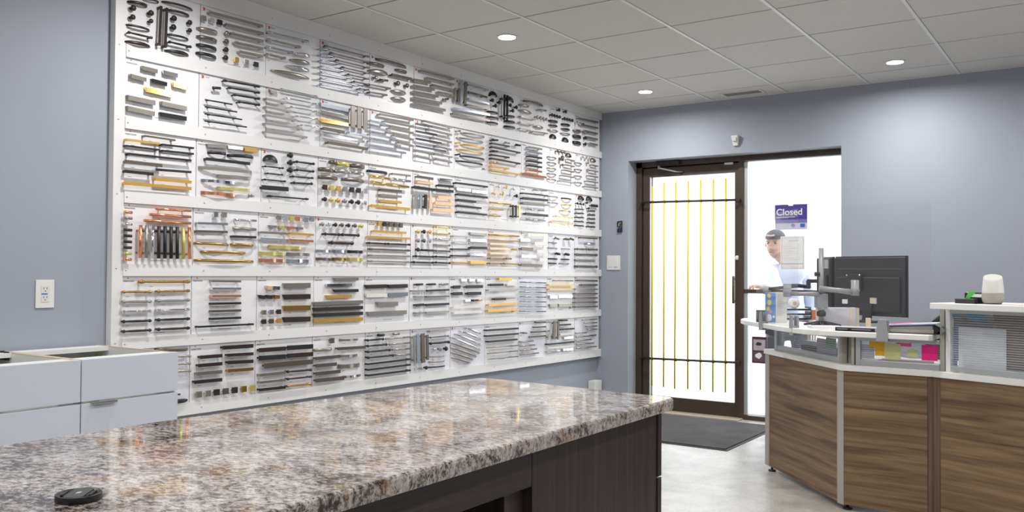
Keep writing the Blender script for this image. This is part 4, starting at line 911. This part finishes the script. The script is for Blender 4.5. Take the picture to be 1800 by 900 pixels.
# ------------------------------------------------------------------ sticky notes and papers behind the ribbed screens
def backnote(P, n, px0, py0, px1, py1, name, label, cat, m, off2, group=None, z=None):
    """flat sheet standing just behind a screen, matched to the photo rectangle"""
    Q0 = P[0]+n*off2; Q1 = P[1]+n*off2
    a = onseg(Q0, Q1, px0, .8); b = onseg(Q0, Q1, px1, .8)
    def zz(p, py):
        lo, hi = 0, 2
        for _ in range(40):
            m_ = (lo+hi)/2; d = Vector((p.x, p.y, m_))-CAM; y = 450-FPX*d.dot(UP)/d.dot(fwd)
            if y < py: hi = m_
            else: lo = m_
        return lo
    mid = (a+b)/2; z0, z1 = max(zz(mid, py1), ZL+.001), zz(mid, py0)
    ob = MB().obox(up_(mid, (z0+z1)/2), (b-a).normalized(), n, Vector((0, 0, 1)), (b-a).length, .0015, z1-z0).build(name, m, None, label=label, category=cat)
    if group: ob['group'] = group
    return ob
BD = (Bc+nB*off, D_+nB*off); AB = (A+nA*off, Bc+nA*off); DE = (D_+nD*off, E_+nD*off)
M_nyel = mat('note_amber', (.62, .36, .01), .7); M_npale = mat('note_pale_yellow', (.55, .55, .24), .7); M_npink = mat('note_magenta', (.78, .01, .22), .7)
M_npnk2 = mat('note_pink', (.75, .10, .25), .7); M_nblue = mat('note_blue', (.01, .30, .48), .7); M_green = mat('tape_green', (.10, .55, .08), .6)
G = 'sticky notes on the ribbed screens of the desk'
backnote(BD, nB, 1528, 599, 1555, 611, 'sticky_note', 'amber sticky note, wide upper one at left of the desk screen', 'sticky note', M_nyel, .012, G)
backnote(BD, nB, 1538, 611.5, 1555, 625, 'sticky_note', 'amber sticky note directly below the wide amber one', 'sticky note', M_nyel, .012, G)
backnote(BD, nB, 1555.5, 604, 1583, 632, 'sticky_note', 'large pale yellow sticky note in the middle of the desk screen', 'sticky note', M_npale, .011, G)
backnote(BD, nB, 1576, 601.5, 1602, 609, 'sticky_note', 'pink sticky note under the shelf edge, beside the pale yellow one', 'sticky note', M_npnk2, .0135, G)
n_ = backnote(BD, nB, 1594, 615, 1612.5, 628, 'sticky_note', 'small pale yellow sticky note with handwriting', 'sticky note', M_npale, .012, G)
backnote(BD, nB, 1620, 607, 1648, 634, 'sticky_note', 'bright magenta square sticky note at the right of the desk screen', 'sticky note', M_npink, .011, G)
backnote(DE, nD, 1671, 552, 1689, 560, 'sticky_note', 'short blue sticky note at top left of the tall screen', 'sticky note', M_nblue, .028, G)
backnote(DE, nD, 1702, 552, 1731, 562, 'sticky_note', 'long blue sticky note at the top of the tall screen', 'sticky note', M_nblue, .028, G)
backnote(DE, nD, 1685, 577, 1769, 673, 'paper_sheet', 'large white paper sheet behind the tall ribbed screen', 'paper', M_paper, .030)
backnote(DE, nD, 1671, 575, 1683, 673, 'paper_strip', 'narrow blue printed strip behind the tall screen beside its post', 'paper', mat('strip_blue', (.10, .17, .33), .6), .032)
backnote(DE, nD, 1746, 555, 1900, 680, 'brown_board', 'brown wooden board behind the right part of the tall screen', 'board', M_wal, .045)
backnote(AB, nA, 1452, 594, 1470, 612, 'sticky_note', 'green sticky note behind the left screen beside its post', 'sticky note', mat('note_green', (.15, .38, .22), .7), .030, G)
backnote(AB, nA, 1436, 596, 1470, 627, 'paper_sheet', 'pale sheet behind the left screen under the green note', 'paper', mat('paper_lilac', (.55, .50, .56), .7), .032)
backnote(BD, nB, 1513, 606, 1537, 630, 'paper_sheet', 'pale grey sheet at the left of the desk screen behind the amber notes', 'paper', mat('paper_grey', (.45, .46, .50), .7), .020)
# clutter on the desktop, seen through the screens
def flatbox(name, lab, cat, c, d, sx, sy, z0, z1, m, bevel=0., parent=None):
    d = Vector(d).normalized(); n = Vector((-d.y, d.x, 0))
    ob = MB().obox((c[0], c[1], (z0+z1)/2), d, n, Vector((0, 0, 1)), sx, sy, z1-z0).build(name, m, parent, bevel)
    if lab: ob['label'] = lab; ob['category'] = cat
    return ob
dAB = (Bc-A).normalized()
c1 = A.lerp(Bc, .42)+nA*.20
flatbox('desk_tray', 'dark document tray on the desktop behind the left screen', 'tray', c1, dAB, .30, .16, ZL, ZL+.045, mat('tray_dark', (.05, .05, .06), .5), .003)
flatbox('paper_stack', 'stack of pale papers lying on the dark tray behind the left screen', 'paper stack', c1-dAB*.02, dAB, .24, .13, ZL+.045, ZL+.07, M_paper)
c2 = Bc.lerp(D_, .62)+nB*.18
flatbox('pink_folder', 'pinkish folder lying on the desktop behind the middle screen', 'folder', c2, (1, 0, 0), .24, .14, ZL, ZL+.022, mat('folder_pink', (.42, .20, .18), .6), .002)
flatbox('paper_stack', 'white papers on the desktop left of the pink folder', 'paper stack', c2-Vector((.185, -.02, 0)), (1, .1, 0), .11, .11, ZL, ZL+.018, M_paper)

# ------------------------------------------------------------------ things on the curved shelf
SH = .885
def clip(px, P_, Q_, lab, wpx):
    p = onseg(V2(*P_), V2(*Q_), px, SH-.012); n = nA if px < 1450 else nB
    d = Vector((n.y, -n.x, 0)); base = Vector((p.x, p.y, 0))+n*.009
    w_ = wpx/FPX*(p-CAM).dot(fwd)
    m = MB(); t = thing('screen_clip', lab, 'clip', up_(base, SH-.030), 'grey plastic clips holding the clear screen')
    for sgn, nn, th in ((-1, -.018, .008),):
        vs = []
        for z, k in ((SH-.040, 1.0), (SH+.02, .92), (SH+.062, .66), (SH+.066, .55)):
            for a, b in ((-.5, nn), (.5, nn), (.5, nn+th), (-.5, nn+th)): vs.append(up_(base+d*(a*w_*k)+n*b, z))
        fs = [(0, 3, 2, 1), (12, 13, 14, 15)]
        for j in range(3):
            for i in range(4): fs.append((j*4+i, j*4+(i+1) % 4, j*4+4+(i+1) % 4, j*4+4+i))
        m.add(vs, fs)
    m.build('front_jaw', M_grey, t, .002)
    m = MB().obox(up_(base+n*.014, SH+.032), d, n, Vector((0, 0, 1)), w_*.9, .012, .060).obox(up_(base+n*.004, SH+.006), d, n, Vector((0, 0, 1)), w_*.9, .036, .0115)
    m.build('rear_jaw', M_grey, t, .002)
    MB().obox(up_(base+n*.006, SH-.034), d, n, Vector((0, 0, 1)), w_*.9, .045, .010).build('lower_jaw', M_grey, t, .002)
    return base
b1 = clip(1338.5, (1.865, -1.555), (2.06, -1.79), 'grey plastic clip at the left end of the curved shelf', 13)
b2 = clip(1392.5, (2.19, -1.965), (2.40, -2.168), 'grey plastic clip on the curve of the shelf, below the monitor arm', 14)
b3 = clip(1551, (2.60, -2.212), (2.90, -2.225), 'grey plastic clip between the open book and the ring binder', 20)
def sheet(P, Q, z1, lab):
    d = (Q-P).normalized(); n = Vector((-d.y, d.x, 0))
    ob = MB().obox(up_((P+Q)/2, (SH+.012+z1)/2), d, n, Vector((0, 0, 1)), (Q-P).length, .004, z1-SH-.012).build('clear_screen', M_acr, None, label=lab, category='screen', group='clear acrylic screens along the desk')
e0 = b1+(b1-b2).normalized()*.10; e1 = b2+(b2-b1).normalized()*.05
sheet(e0, e1, 1.50, 'clear acrylic screen standing on the left curve of the desk shelf')
e2 = b3+Vector((-.36, .012, 0)); e3 = onseg(b3, b3+Vector((1, -.01, 0)), 1636, 1.2)
sheet(e2, e3, 1.50, 'clear acrylic screen standing on the straight right part of the desk shelf')

# monitors
def monitor(px0, d0_, px1, d1_, pyt, pyb, lab, w_fix=None):
    a = PD(px0, pyt, d0_); b = PD(px1, pyt, d1_); a2 = PD(px0, pyb, d0_)
    zt, zb_ = a.z, a2.z; b = up_(b, zt); d = (b-a).normalized(); n = Vector((d.y, -d.x, 0))   # n: towards camera (the back of the screen)
    L_ = (b-a).length; c = up_((a+b)/2, (zt+zb_)/2); hh = zt-zb_; Z = Vector((0, 0, 1))
    t = thing('monitor', lab, 'monitor', up_((a+b)/2, zb_), 'computer monitors seen from behind on the desk')
    MB().obox(c-n*.012, d, n, Z, L_, .010, hh).build('bezel', M_black, t, .002)
    MB().obox(c-n*.018, d, n, Z, L_-.02, .002, hh-.02).build('screen', mat('dark_screen', (.01, .01, .012), .15), t)
    MB().obox(c+n*.002, d, n, Z, L_-.014, .020, hh-.014).build('back_cover', M_mon, t, .006)
    MB().obox(c+n*.018-Z*(hh*.14), d, n, Z, L_-.06, .016, hh*.58).build('back_hump', M_mon, t, .006)
    MB().obox(c+n*.0125+Z*(hh*.285), d, n, Z, L_-.05, .002, .003).build('seam_ridge', mat('mon_ridge', (.10, .10, .10), .3), t)
    return t, c, d, n, L_, hh
t, mc_, md, mn, mL, mh = monitor(1467, 5.32, 1594, 4.92, 451, 552, 'large black monitor seen from behind, mounted on the right arm')
Z = Vector((0, 0, 1))
vc = mc_-md*.08+Z*.02
m = MB().obox(vc+mn*.034, md, mn, Z, .10, .012, .10); m.build('mount_plate', M_black2, t, .002)
m = MB()
for a, b in ((-.042, .042), (.042, .042), (.042, -.048)): m.lathe(vc+mn*.040+md*a+Z*b, mn, [(.006, 0), (.006, .003), (.002, .005)], 10)
m.build('mount_screws', M_chrome, t)
MB().obox(mc_+md*.045-Z*(.085)+mn*.028, md, mn, Z, .042, .004, .034).build('asset_label', mat('label_cream', (.62, .56, .45), .7), t)
MB().obox(mc_-md*.145-Z*(.095)+mn*.028, md, mn, Z, .036, .004, .026).build('port_label', M_paper, t)
m = MB()
for i in range(5):
    for j in range(2): m.obox(mc_-md*(.215-.02*j)-Z*(.05+.018*i)+mn*.0135, md, mn, Z, .010, .002, .008)
m.build('vent_slots', M_black, t)
# desk stand of the big monitor
st = MB(); top = mc_+mn*.03-Z*.10+md*.02; foot = Vector((top.x, top.y, SH))
st.bar(top, foot-md*.02, .05, .02, mn); st.build('stand_column', M_black2, t)
MB().obox(foot+Z*.005-md*.02, md, mn, Z, .16, .12, .010).build('stand_base', M_black2, t, .003)
t2, mc2, md2, mn2, mL2, mh2 = monitor(1437, 5.55, 1463.5, 5.38, 452, 541, 'second black monitor, mostly hidden behind the monitor pole')
MB().obox(mc2+md2*(mL2*.22)+Z*(mh2*.36)+mn2*.0135, md2, mn2, Z, .045, .003, .055).build('asset_label', mat('label_grey', (.42, .40, .42), .7), t2)

# monitor arm
pp = U(1443.5, 573, 2, SH); pole = Vector((pp.x, pp.y, 0)); zt = PD(1444, 436, (pp-CAM).dot(fwd)).z
t = thing('pole_stand', 'silver pole stand with two jointed screen arms on the desk shelf', 'stand', up_(pole, SH))
dep = (up_(pole, 1.1)-CAM).dot(fwd)
MB().lathe(up_(pole, SH+.012), Z, [(.013, 0), (.013, zt-SH-.012)], 16).build('pole', M_silver, t)
m = MB()
for ang, ln in ((2.9, .10), (.3, .10), (1.7, .09), (-1.2, .06), (4.0, .06)):
    e = Vector((math.cos(ang), math.sin(ang), 0)); m.sweep([up_(pole, SH+.018), up_(pole+e*ln*.55, SH+.013), up_(pole+e*ln, SH+.005)], [.014, .011, .007], [.012, .008, .005], Z, 8)
m.build('star_base', M_black, t)
MB().lathe(up_(pole, PD(1444, 556, dep).z), Z, [(.020, 0), (.024, .006), (.024, .022), (.020, .028)], 16).build('locking_collar', M_black2, t)
zc = PD(1444, 529, dep).z
MB().obox(up_(pole, zc), RT, Vector((0, 0, 1)).cross(RT), Z, .062, .05, .075).build('clamp_block', M_silver, t, .006)
MB().lathe(up_(pole, zc-.05), Z, [(.018, 0), (.024, .012), (.024, .02)], 14).build('clamp_collar', M_grey, t)
# right arm
ra0 = PD(1440, 507, dep-.03); ra1 = PD(1503, 514, dep-.06)
a_ = MB().sweep([ra0, ra0.lerp(ra1, .5), ra1], [.014, .013, .015], [.017, .014, .017], Z, 10).build('right_arm', M_silver, t)
k0 = up_(ra1, ra1.z-.018); MB().lathe(k0, Z, [(.022, 0), (.022, .040), (.021, .041), (.021, .082), (.017, .084)], 16).build('right_knuckle', M_silver, t)
tgt = vc+mn*.040
MB().bar(up_(ra1, ra1.z+.045), tgt, .022, .03).build('tilt_head', M_black2, t)
# left arm
l0 = PD(1440, 517, dep-.02); l1 = PD(1384, 516, dep+.02); l2 = PD(1384, 506, dep+.02); l3 = PD(1423, 506, dep+.10); l4 = PD(1348, 508, dep+.15)
MB().sweep([l0, l0.lerp(l1, .5), l1], [.014, .013, .015], [.014, .012, .014], Z, 10).build('left_arm', M_silver, t)
MB().lathe(up_(l1, l1.z-.018), Z, [(.022, 0), (.022, .038), (.020, .040), (.020, .070)], 16).build('left_knuckle', M_grey, t)
MB().sweep([up_(l2, l2.z+.008), l2.lerp(l3, .5)+Z*.012, l3+Z*.004], [.012, .013, .010], [.012, .011, .010], Z, 8).build('black_link', M_black2, t)
m = MB(); u0 = PD(1421, 506, dep+.10); u1 = PD(1421, 494, dep+.10); u2 = PD(1437, 494, dep+.15)
m.bar(u0, u1+Z*.004, .016, .02, RT).bar(u1, u2, .016, .02); m.build('bracket_link', M_black2, t)
MB().sweep([up_(l2, l2.z+.004), l4], [.011, .008], [.010, .008], Z, 8).build('rear_link', mat('link_brown_grey', (.10, .085, .08), .5), t)
MB().lathe(PD(1348, 514, dep+.15), Z, [(.020, 0), (.023, .01), (.020, .034)], 14).build('end_pivot', M_grey, t)
m = MB().lathe(PD(1437, 482, dep), -RT, [(.012, -.01), (.012, .014)], 12); m.build('pole_knob', M_black, t)

# tissue-like carton with printed sides
def onshelf(px, py, z=SH): p = U(px, py, 2, z); return Vector((p.x, p.y, 0))
k0 = onshelf(1349, 565); k1 = onshelf(1364, 567.5); k2 = onshelf(1384, 565.5)
de = (k1-CAM).dot(fwd); hb = PD(1364, 514, de).z
t = thing('carton', 'white carton with a blue and yellow printed side on the left of the shelf', 'carton', up_(k1, SH))
k0 = k1+(RT*-1.0+Vector((-RT.y, RT.x, 0))*.6).normalized()*.062; k0.z = 0
k2 = k1+(RT*1.0+Vector((-RT.y, RT.x, 0))*.35).normalized()*.075; k2.z = 0
k3 = k0+(k2-k1)
MB().prism([(p.x, p.y) for p in (k0, k1, k2, k3)], SH, hb).build('box_body', mat('carton_white', (.66, .66, .63), .6), t, .001)
nl = Vector((0, 0, 1)).cross((k0-k1).normalized()); nl = nl if nl.dot(CAM-k1) > 0 else -nl
def on_left(u0, u1, z0, z1, m_, nm, o=.0012):
    a = k1.lerp(k0, u0)+nl*o; b = k1.lerp(k0, u1)+nl*o; H_ = hb-SH
    return MB().add([up_(a, SH+H_*z0), up_(b, SH+H_*z0), up_(b, SH+H_*z1), up_(a, SH+H_*z1)], [(0, 1, 2, 3)]).build(nm, m_, t)
on_left(.02, .98, .02, .98, mat('carton_blue', (.08, .25, .62), .6), 'printed_side')
M_cy = mat('carton_yellow', (.80, .58, .03), .6)
for u, z, r_, mm in ((.62, .88, .17, M_cy), (.60, .66, .20, M_cy), (.70, .46, .17, M_cy), (.50, .36, .13, mat('carton_pink', (.65, .25, .35), .6)), (.62, .16, .26, M_paper), (.2, .2, .10, M_paper)):
    cc = k1.lerp(k0, u)+nl*.0018; e = (k0-k1); H_ = hb-SH
    MB().add([up_(cc, SH+H_*z)]+[up_(cc+e*(r_*math.cos(i*.6283)), SH+H_*z+.062*r_*math.sin(i*.6283)*1.3) for i in range(10)], [(0, i+1, (i+1) % 10+1) for i in range(10)]).build('printed_blot', mm, t)
nr = Vector((0, 0, 1)).cross((k2-k1).normalized()); nr = nr if nr.dot(CAM-k1) > 0 else -nr
m = MB(); 
for i in range(14):
    z = hb-.012-.009*i; a = k1.lerp(k2, .12)+nr*.0012; b = k1.lerp(k2, .80-.12*((i*5) % 3))+nr*.0012
    m.add([up_(a, z), up_(b, z), up_(b, z+.0022), up_(a, z+.0022)], [(0, 1, 2, 3)])
m.build('text_print', mat('print_carton', (.38, .39, .40), .7), t)
# document trays with white roll and odds
tc = onshelf(1404, 563)+Vector((-RT.y, RT.x, 0))*.03
t = thing('letter_tray', 'stacked black letter trays behind the curved shelf clip', 'letter tray', up_(tc, SH))
d_ = Vector((RT.x, RT.y, 0)).normalized(); n_ = Vector((-d_.y, d_.x, 0))
for k in range(3):
    z = SH+.004+.028*k
    MB().obox(up_(tc+n_*.04, z), d_, n_, Z, .16, .11, .003).obox(up_(tc+n_*.04-d_*.079, z+.010), d_, n_, Z, .003, .11, .020).obox(up_(tc+n_*.04+d_*.079, z+.010), d_, n_, Z, .003, .11, .020).obox(up_(tc-n_*.014, z+.004), d_, n_, Z, .16, .003, .009).build('tray', M_black, t)
flatbox('paper_ream', 'white papers lying in the top black letter tray', 'paper', tc+n_*.04, d_, .13, .09, SH+.0625, SH+.071, M_paper)
rp = PD(1395, 531, (tc-CAM).dot(fwd)+.03); rr_ = .030
flatbox('orange_pack', 'small orange and cream packet at the right of the letter trays', 'packet', tc+d_*.105+n_*.01, d_, .034, .03, SH, SH+.062, mat('pack_orange', (.66, .22, .07), .5), .003)
t = thing('paper_roll', 'round white paper roll standing on the letter trays', 'roll', up_(rp, SH+.071))
MB().lathe(Vector((rp.x, rp.y, SH+.0715+rr_))-n_*.02, n_, [(.012, .0), (rr_, .0), (rr_, .04), (.012, .04)], 24).build('roll', M_paper, t)
MB().lathe(Vector((rp.x, rp.y, SH+.0715+rr_))-n_*.021, n_, [(.010, 0), (.012, 0), (.012, .042)], 16).build('core', M_chip, t)
# black ventilated box at far left of the carton
flatbox('black_grille_box', 'black slatted box half hidden behind the printed carton', 'box', k0+n_*.03-d_*.012, d_, .05, .05, SH, SH+.07, M_black, .002)
# white box behind the books
wb_ = onshelf(1484, 574)+n_*.10
zt2 = PD(1484, 541, (wb_-CAM).dot(fwd)).z
t = thing('white_box', 'white cardboard box with cream tape under the large monitor', 'box', up_(wb_, SH))
MB().obox(up_(wb_, (SH+zt2)/2), d_, n_, Z, .21, .08, zt2-SH).build('box_body', mat('box_lilac', (.56, .55, .60), .6), t, .002)
for dx in (.058, .095): MB().obox(up_(wb_+d_*dx, (SH+zt2)/2), d_, n_, Z, .012, .0815, zt2-SH+.001).build('tape_strip', mat('tape_cream', (.66, .55, .38), .6), t)
# cable
MB().tube([PD(1489, 545, 4.95), PD(1485, 556, 4.9), PD(1480, 570, 4.85)], .003, 6).build('cable', M_black, None, label='thin black cable hanging down in front of the white box', category='cable')
# wooden pen-like post
flatbox('cream_block', 'small upright cream block beside the grey clip, under the monitor', 'block', onshelf(1529, 578)+n_*.02, d_, .020, .02, SH, SH+.055, mat('block_cream', (.62, .50, .34), .6), .001)
# open magazine and black book
m1 = onshelf(1455, 577)
flatbox('magazine', 'thin white magazine lying flat on the shelf in front of the pole', 'magazine', m1+n_*.035+d_*.0, (RT.x, RT.y-.10, 0), .16, .10, SH, SH+.010, M_paper, .001)
bk = onshelf(1500, 582)
t = thing('black_book', 'flat book with a black spine lying by the grey clip', 'book', up_(bk, SH))
bd_ = Vector((1, -.02, 0)).normalized(); bn_ = Vector((-bd_.y, bd_.x, 0)); bc_ = V2(2.655, -2.14)
b_l = onseg(V2(2.4, -2.185), V2(3.0, -2.19), 1468, SH); b_r = onseg(V2(2.4, -2.185), V2(3.0, -2.19), 1538, SH)
L_ = (b_r-b_l).length; bc_ = (b_l+b_r)/2+bn_*.07
WL[t.name] = up_(bc_, SH); t.location = up_(bc_, SH)
MB().obox(up_(bc_, SH+.009), bd_, bn_, Z, L_-.004, .134, .014).build('pages', M_paper, t)
MB().obox(up_(bc_, SH+.001), bd_, bn_, Z, L_, .14, .002).obox(up_(bc_-bn_*.07, SH+.009), bd_, bn_, Z, L_, .002, .018).build('cover', M_black, t)
MB().obox(up_(bc_, SH+.0175), bd_, bn_, Z, L_, .14, .002).build('front_cover', mat('cover_pale', (.55, .54, .55), .5), t)
MB().obox(up_(bc_-bn_*.0715-bd_*.06, SH+.010), bd_, bn_, Z, .05, .0006, .005).obox(up_(bc_-bn_*.0715+bd_*.03, SH+.010), bd_, bn_, Z, .09, .0006, .005).build('spine_print', mat('spine_grey', (.25, .25, .27), .6), t)
# ring binder
r_l = onseg(V2(2.4, -2.17), V2(3.1, -2.17), 1549, SH); r_r = onseg(V2(2.4, -2.17), V2(3.1, -2.17), 1641, SH)
t = thing('ring_binder', 'thick grey ring binder with blue trim lying open edge out on the shelf', 'binder', up_((r_l+r_r)/2, SH))
ex = Vector((1, 0, 0)); ey = Vector((0, 1, 0)); L_ = (r_r-r_l).length; bc_ = (r_l+r_r)/2+ey*.09
cxm = bc_
def wedge(z0l, z0r, z1l, z1r, x0, x1, y0, y1, m_, nm, lab=None):
    vs = [(x0, y0, z0l), (x1, y0, z0r), (x1, y1, z0r), (x0, y1, z0l), (x0, y0, z1l), (x1, y0, z1r), (x1, y1, z1r), (x0, y1, z1l)]
    return MB().add(vs, [(0,3,2,1),(4,5,6,7),(0,1,5,4),(1,2,6,5),(2,3,7,6),(3,0,4,7)]).build(nm, m_, t)
x0, x1 = r_l.x, r_r.x+.04; y0 = bc_.y-.09; y1 = bc_.y+.12
wedge(SH+.0005, SH+.0005, SH+.004, SH+.004, x0, x1, y0, y1, M_black, 'back_cover')
wedge(SH+.004, SH+.004, SH+.018, SH+.022, x0+.006, x1-.04, y0+.004, y1-.006, mat('pages_tan', (.42, .38, .30), .8), 'lower_pages')
wedge(SH+.018, SH+.022, SH+.028, SH+.040, x0+.03, x1-.045, y0+.008, y1-.006, mat('pages_grey', (.35, .35, .36), .8), 'upper_pages')
wedge(SH+.029, SH+.043, SH+.032, SH+.048, x0-.002, x1-.02, y0+.002, y1, mat('binder_blue', (.03, .05, .13), .4), 'front_cover')
wedge(SH+.032, SH+.048, SH+.034, SH+.0505, x0+.0, x1-.03, y0+.006, y1-.004, mat('cover_sheet', (.60, .62, .67), .4), 'cover_sheet')
MB().lathe(Vector((x1-.035, y0+.01, SH+.022)), ey, [(.018, 0), (.018, .15)], 14).build('ring_bar', M_black2, t)
MB().sweep([(x1-.02, y0+.02, SH+.05), (x1, y0+.02, SH+.04), (x1+.01, y0+.02, SH+.02), (x1, y0+.02, SH+.004)], [.10]*4, [.002]*4, (1, 0, 1), square=True).build('spine', mat('spine_clear', (.20, .22, .26), .25), t)
ob = MB().obox(((x0+x1)/2-.055, y0+.06, SH+.046), Vector((1, .5, .09)).normalized(), Vector((-.5, 1, 0)).normalized(), Vector((-.09, 0, 1)).normalized(), .10, .035, .001).build('sticky_tab', M_npink, None, label='long pink sticky tab on top of the ring binder', category='sticky note')

# ------------------------------------------------------------------ upper shelf
UH = 1.037
def onup(px, z=UH, o=-.02): p = onseg(D_+nD*o, E_+nD*o, px, z); return p
sp = onup(1745.5, o=-.005); ds = (up_(sp, UH)-CAM).dot(fwd); sc_ = ds/FPX
t = thing('smart_speaker', 'white and grey rounded smart speaker with slanted top on the upper shelf', 'speaker', up_(sp, UH))
R0 = 17.5*sc_
MB().lathe(up_(sp, UH), Z, [(R0*.72, 0), (R0*.80, .004)], 28).build('foot', M_black, t)
MB().lathe(up_(sp, UH+.004), Z, [(R0*.80, 0), (R0*.96, 3.5*sc_), (R0*1.02, 9*sc_), (R0*1.0, 17*sc_), (R0*.985, 18.5*sc_)], 32).build('fabric_base', mat('speaker_fabric', (.36, .34, .30), .9), t)
n = 32; vs = []; fs = []; zb_ = UH+.004+18.6*sc_
top = [(R0*.985, 0), (R0*.96, .35), (R0*.90, .72), (R0*.86, .95), (R0*.84, 1.0)]
sl = Vector((-RT.x*.45, -RT.y*.45, 0))-Vector((fwd.x, fwd.y, 0))*.9; sl.normalize()
for r_, f in top:
    for i in range(n):
        a = 2*math.pi*i/n; e = Vector((math.cos(a), math.sin(a), 0)); hh = 27.5*sc_-e.dot(sl)*5.5*sc_*(f**2)
        vs.append(up_(sp+e*r_, zb_+hh*f))
o_ = len(vs)
for j in range(len(top)-1):
    for i in range(n): fs.append((j*n+i, j*n+(i+1) % n, (j+1)*n+(i+1) % n, (j+1)*n+i))
MB().add(vs, fs, True).build('shell', mat('speaker_white', (.68, .68, .65), .4), t)
vt = [vs[(len(top)-1)*n+i]-Z*.001 for i in range(n)]
MB().add(vt, [list(range(n))]).build('touch_top', mat('speaker_top', (.58, .58, .56), .35), t)
# black tape or card holder with green label
hp = onup(1706); t = thing('card_holder', 'black business card holder with a green label on the upper shelf', 'card holder', up_(hp, UH))
dd = (E_-D_).normalized(); px_ = lambda v: v*sc_*.98
MB().obox(up_(hp-dd*px_(3)-nD*.02, UH+.011), dd, nD, Z, px_(36), .035, .022).build('tray', mat('holder_dark', (.035, .03, .035), .4), t, .002)
MB().obox(up_(hp+dd*px_(6)+nD*.03, UH+.026), dd, nD, Z, px_(38), .05, .050).build('back_pocket', M_black, t, .006)
MB().obox(up_(hp+dd*px_(10)+nD*.0035, UH+.036), dd, nD, Z, px_(24), .002, .014).build('white_card', M_paper, t)
a0 = up_(hp-dd*px_(10)+nD*.002, UH+.023)
MB().add([a0, a0+dd*px_(8), a0+dd*px_(20)+Z*.030, a0+dd*px_(6)+Z*.030, a0+nD*.001, a0+dd*px_(8)+nD*.001, a0+dd*px_(20)+Z*.030+nD*.001, a0+dd*px_(6)+Z*.030+nD*.001], [(0,1,2,3),(7,6,5,4),(0,4,5,1),(1,5,6,2),(2,6,7,3),(3,7,4,0)]).build('green_label', M_green, t)
ev = onup(1798, o=-.03)
flatbox('envelope', 'cream envelope lying at the right end of the upper shelf', 'envelope', ev, dd, .13, .09, UH, UH+.004, mat('envelope_cream', (.66, .62, .47), .7), .001)

# office chair behind the desk
cc = Vector((3.0, -1.02, 0)); zt = .945
t = thing('office_chair', 'dark office chair behind the desk, only its rounded back visible', 'chair', cc)
m = MB(); vs = []; fs = []; n = 24
for j, (dy, s) in enumerate(((-.03, .86), (-.035, .97), (0, 1.0), (.03, .97), (.035, .86))):
    for i in range(n):
        a = 2*math.pi*i/n; ex_ = math.copysign(abs(math.cos(a))**.6, math.cos(a)); ez = math.copysign(abs(math.sin(a))**.6, math.sin(a))
        vs.append(Vector((cc.x+.23*s*ex_, cc.y+dy, .68+.27*s*ez)))
for j in range(4):
    for i in range(n): fs.append((j*n+i, j*n+(i+1) % n, (j+1)*n+(i+1) % n, (j+1)*n+i))
fs += [list(range(n)), list(range(4*n, 5*n))]
m.add(vs, fs, True).build('backrest', M_black2, t)
MB().obox((cc.x, cc.y+.25, .47), Vector((1, 0, 0)), Vector((0, 1, 0)), Z, .48, .46, .07).build('seat', M_black2, t, .02)
MB().lathe((cc.x, cc.y+.25, .06), Z, [(.03, 0), (.03, .38)], 12).build('column', M_black, t)
m = MB()
for i in range(5): e = Vector((math.cos(i*1.2566), math.sin(i*1.2566), 0)); m.bar(Vector((cc.x, cc.y+.25, .09)), Vector((cc.x, cc.y+.25, .06))+e*.30, .04, .03); m.lathe(Vector((cc.x, cc.y+.25, .03))+e*.30, (e.y, -e.x, 0), [(.03, -.012), (.03, .012)], 12)
m.build('star_base', M_black, t)
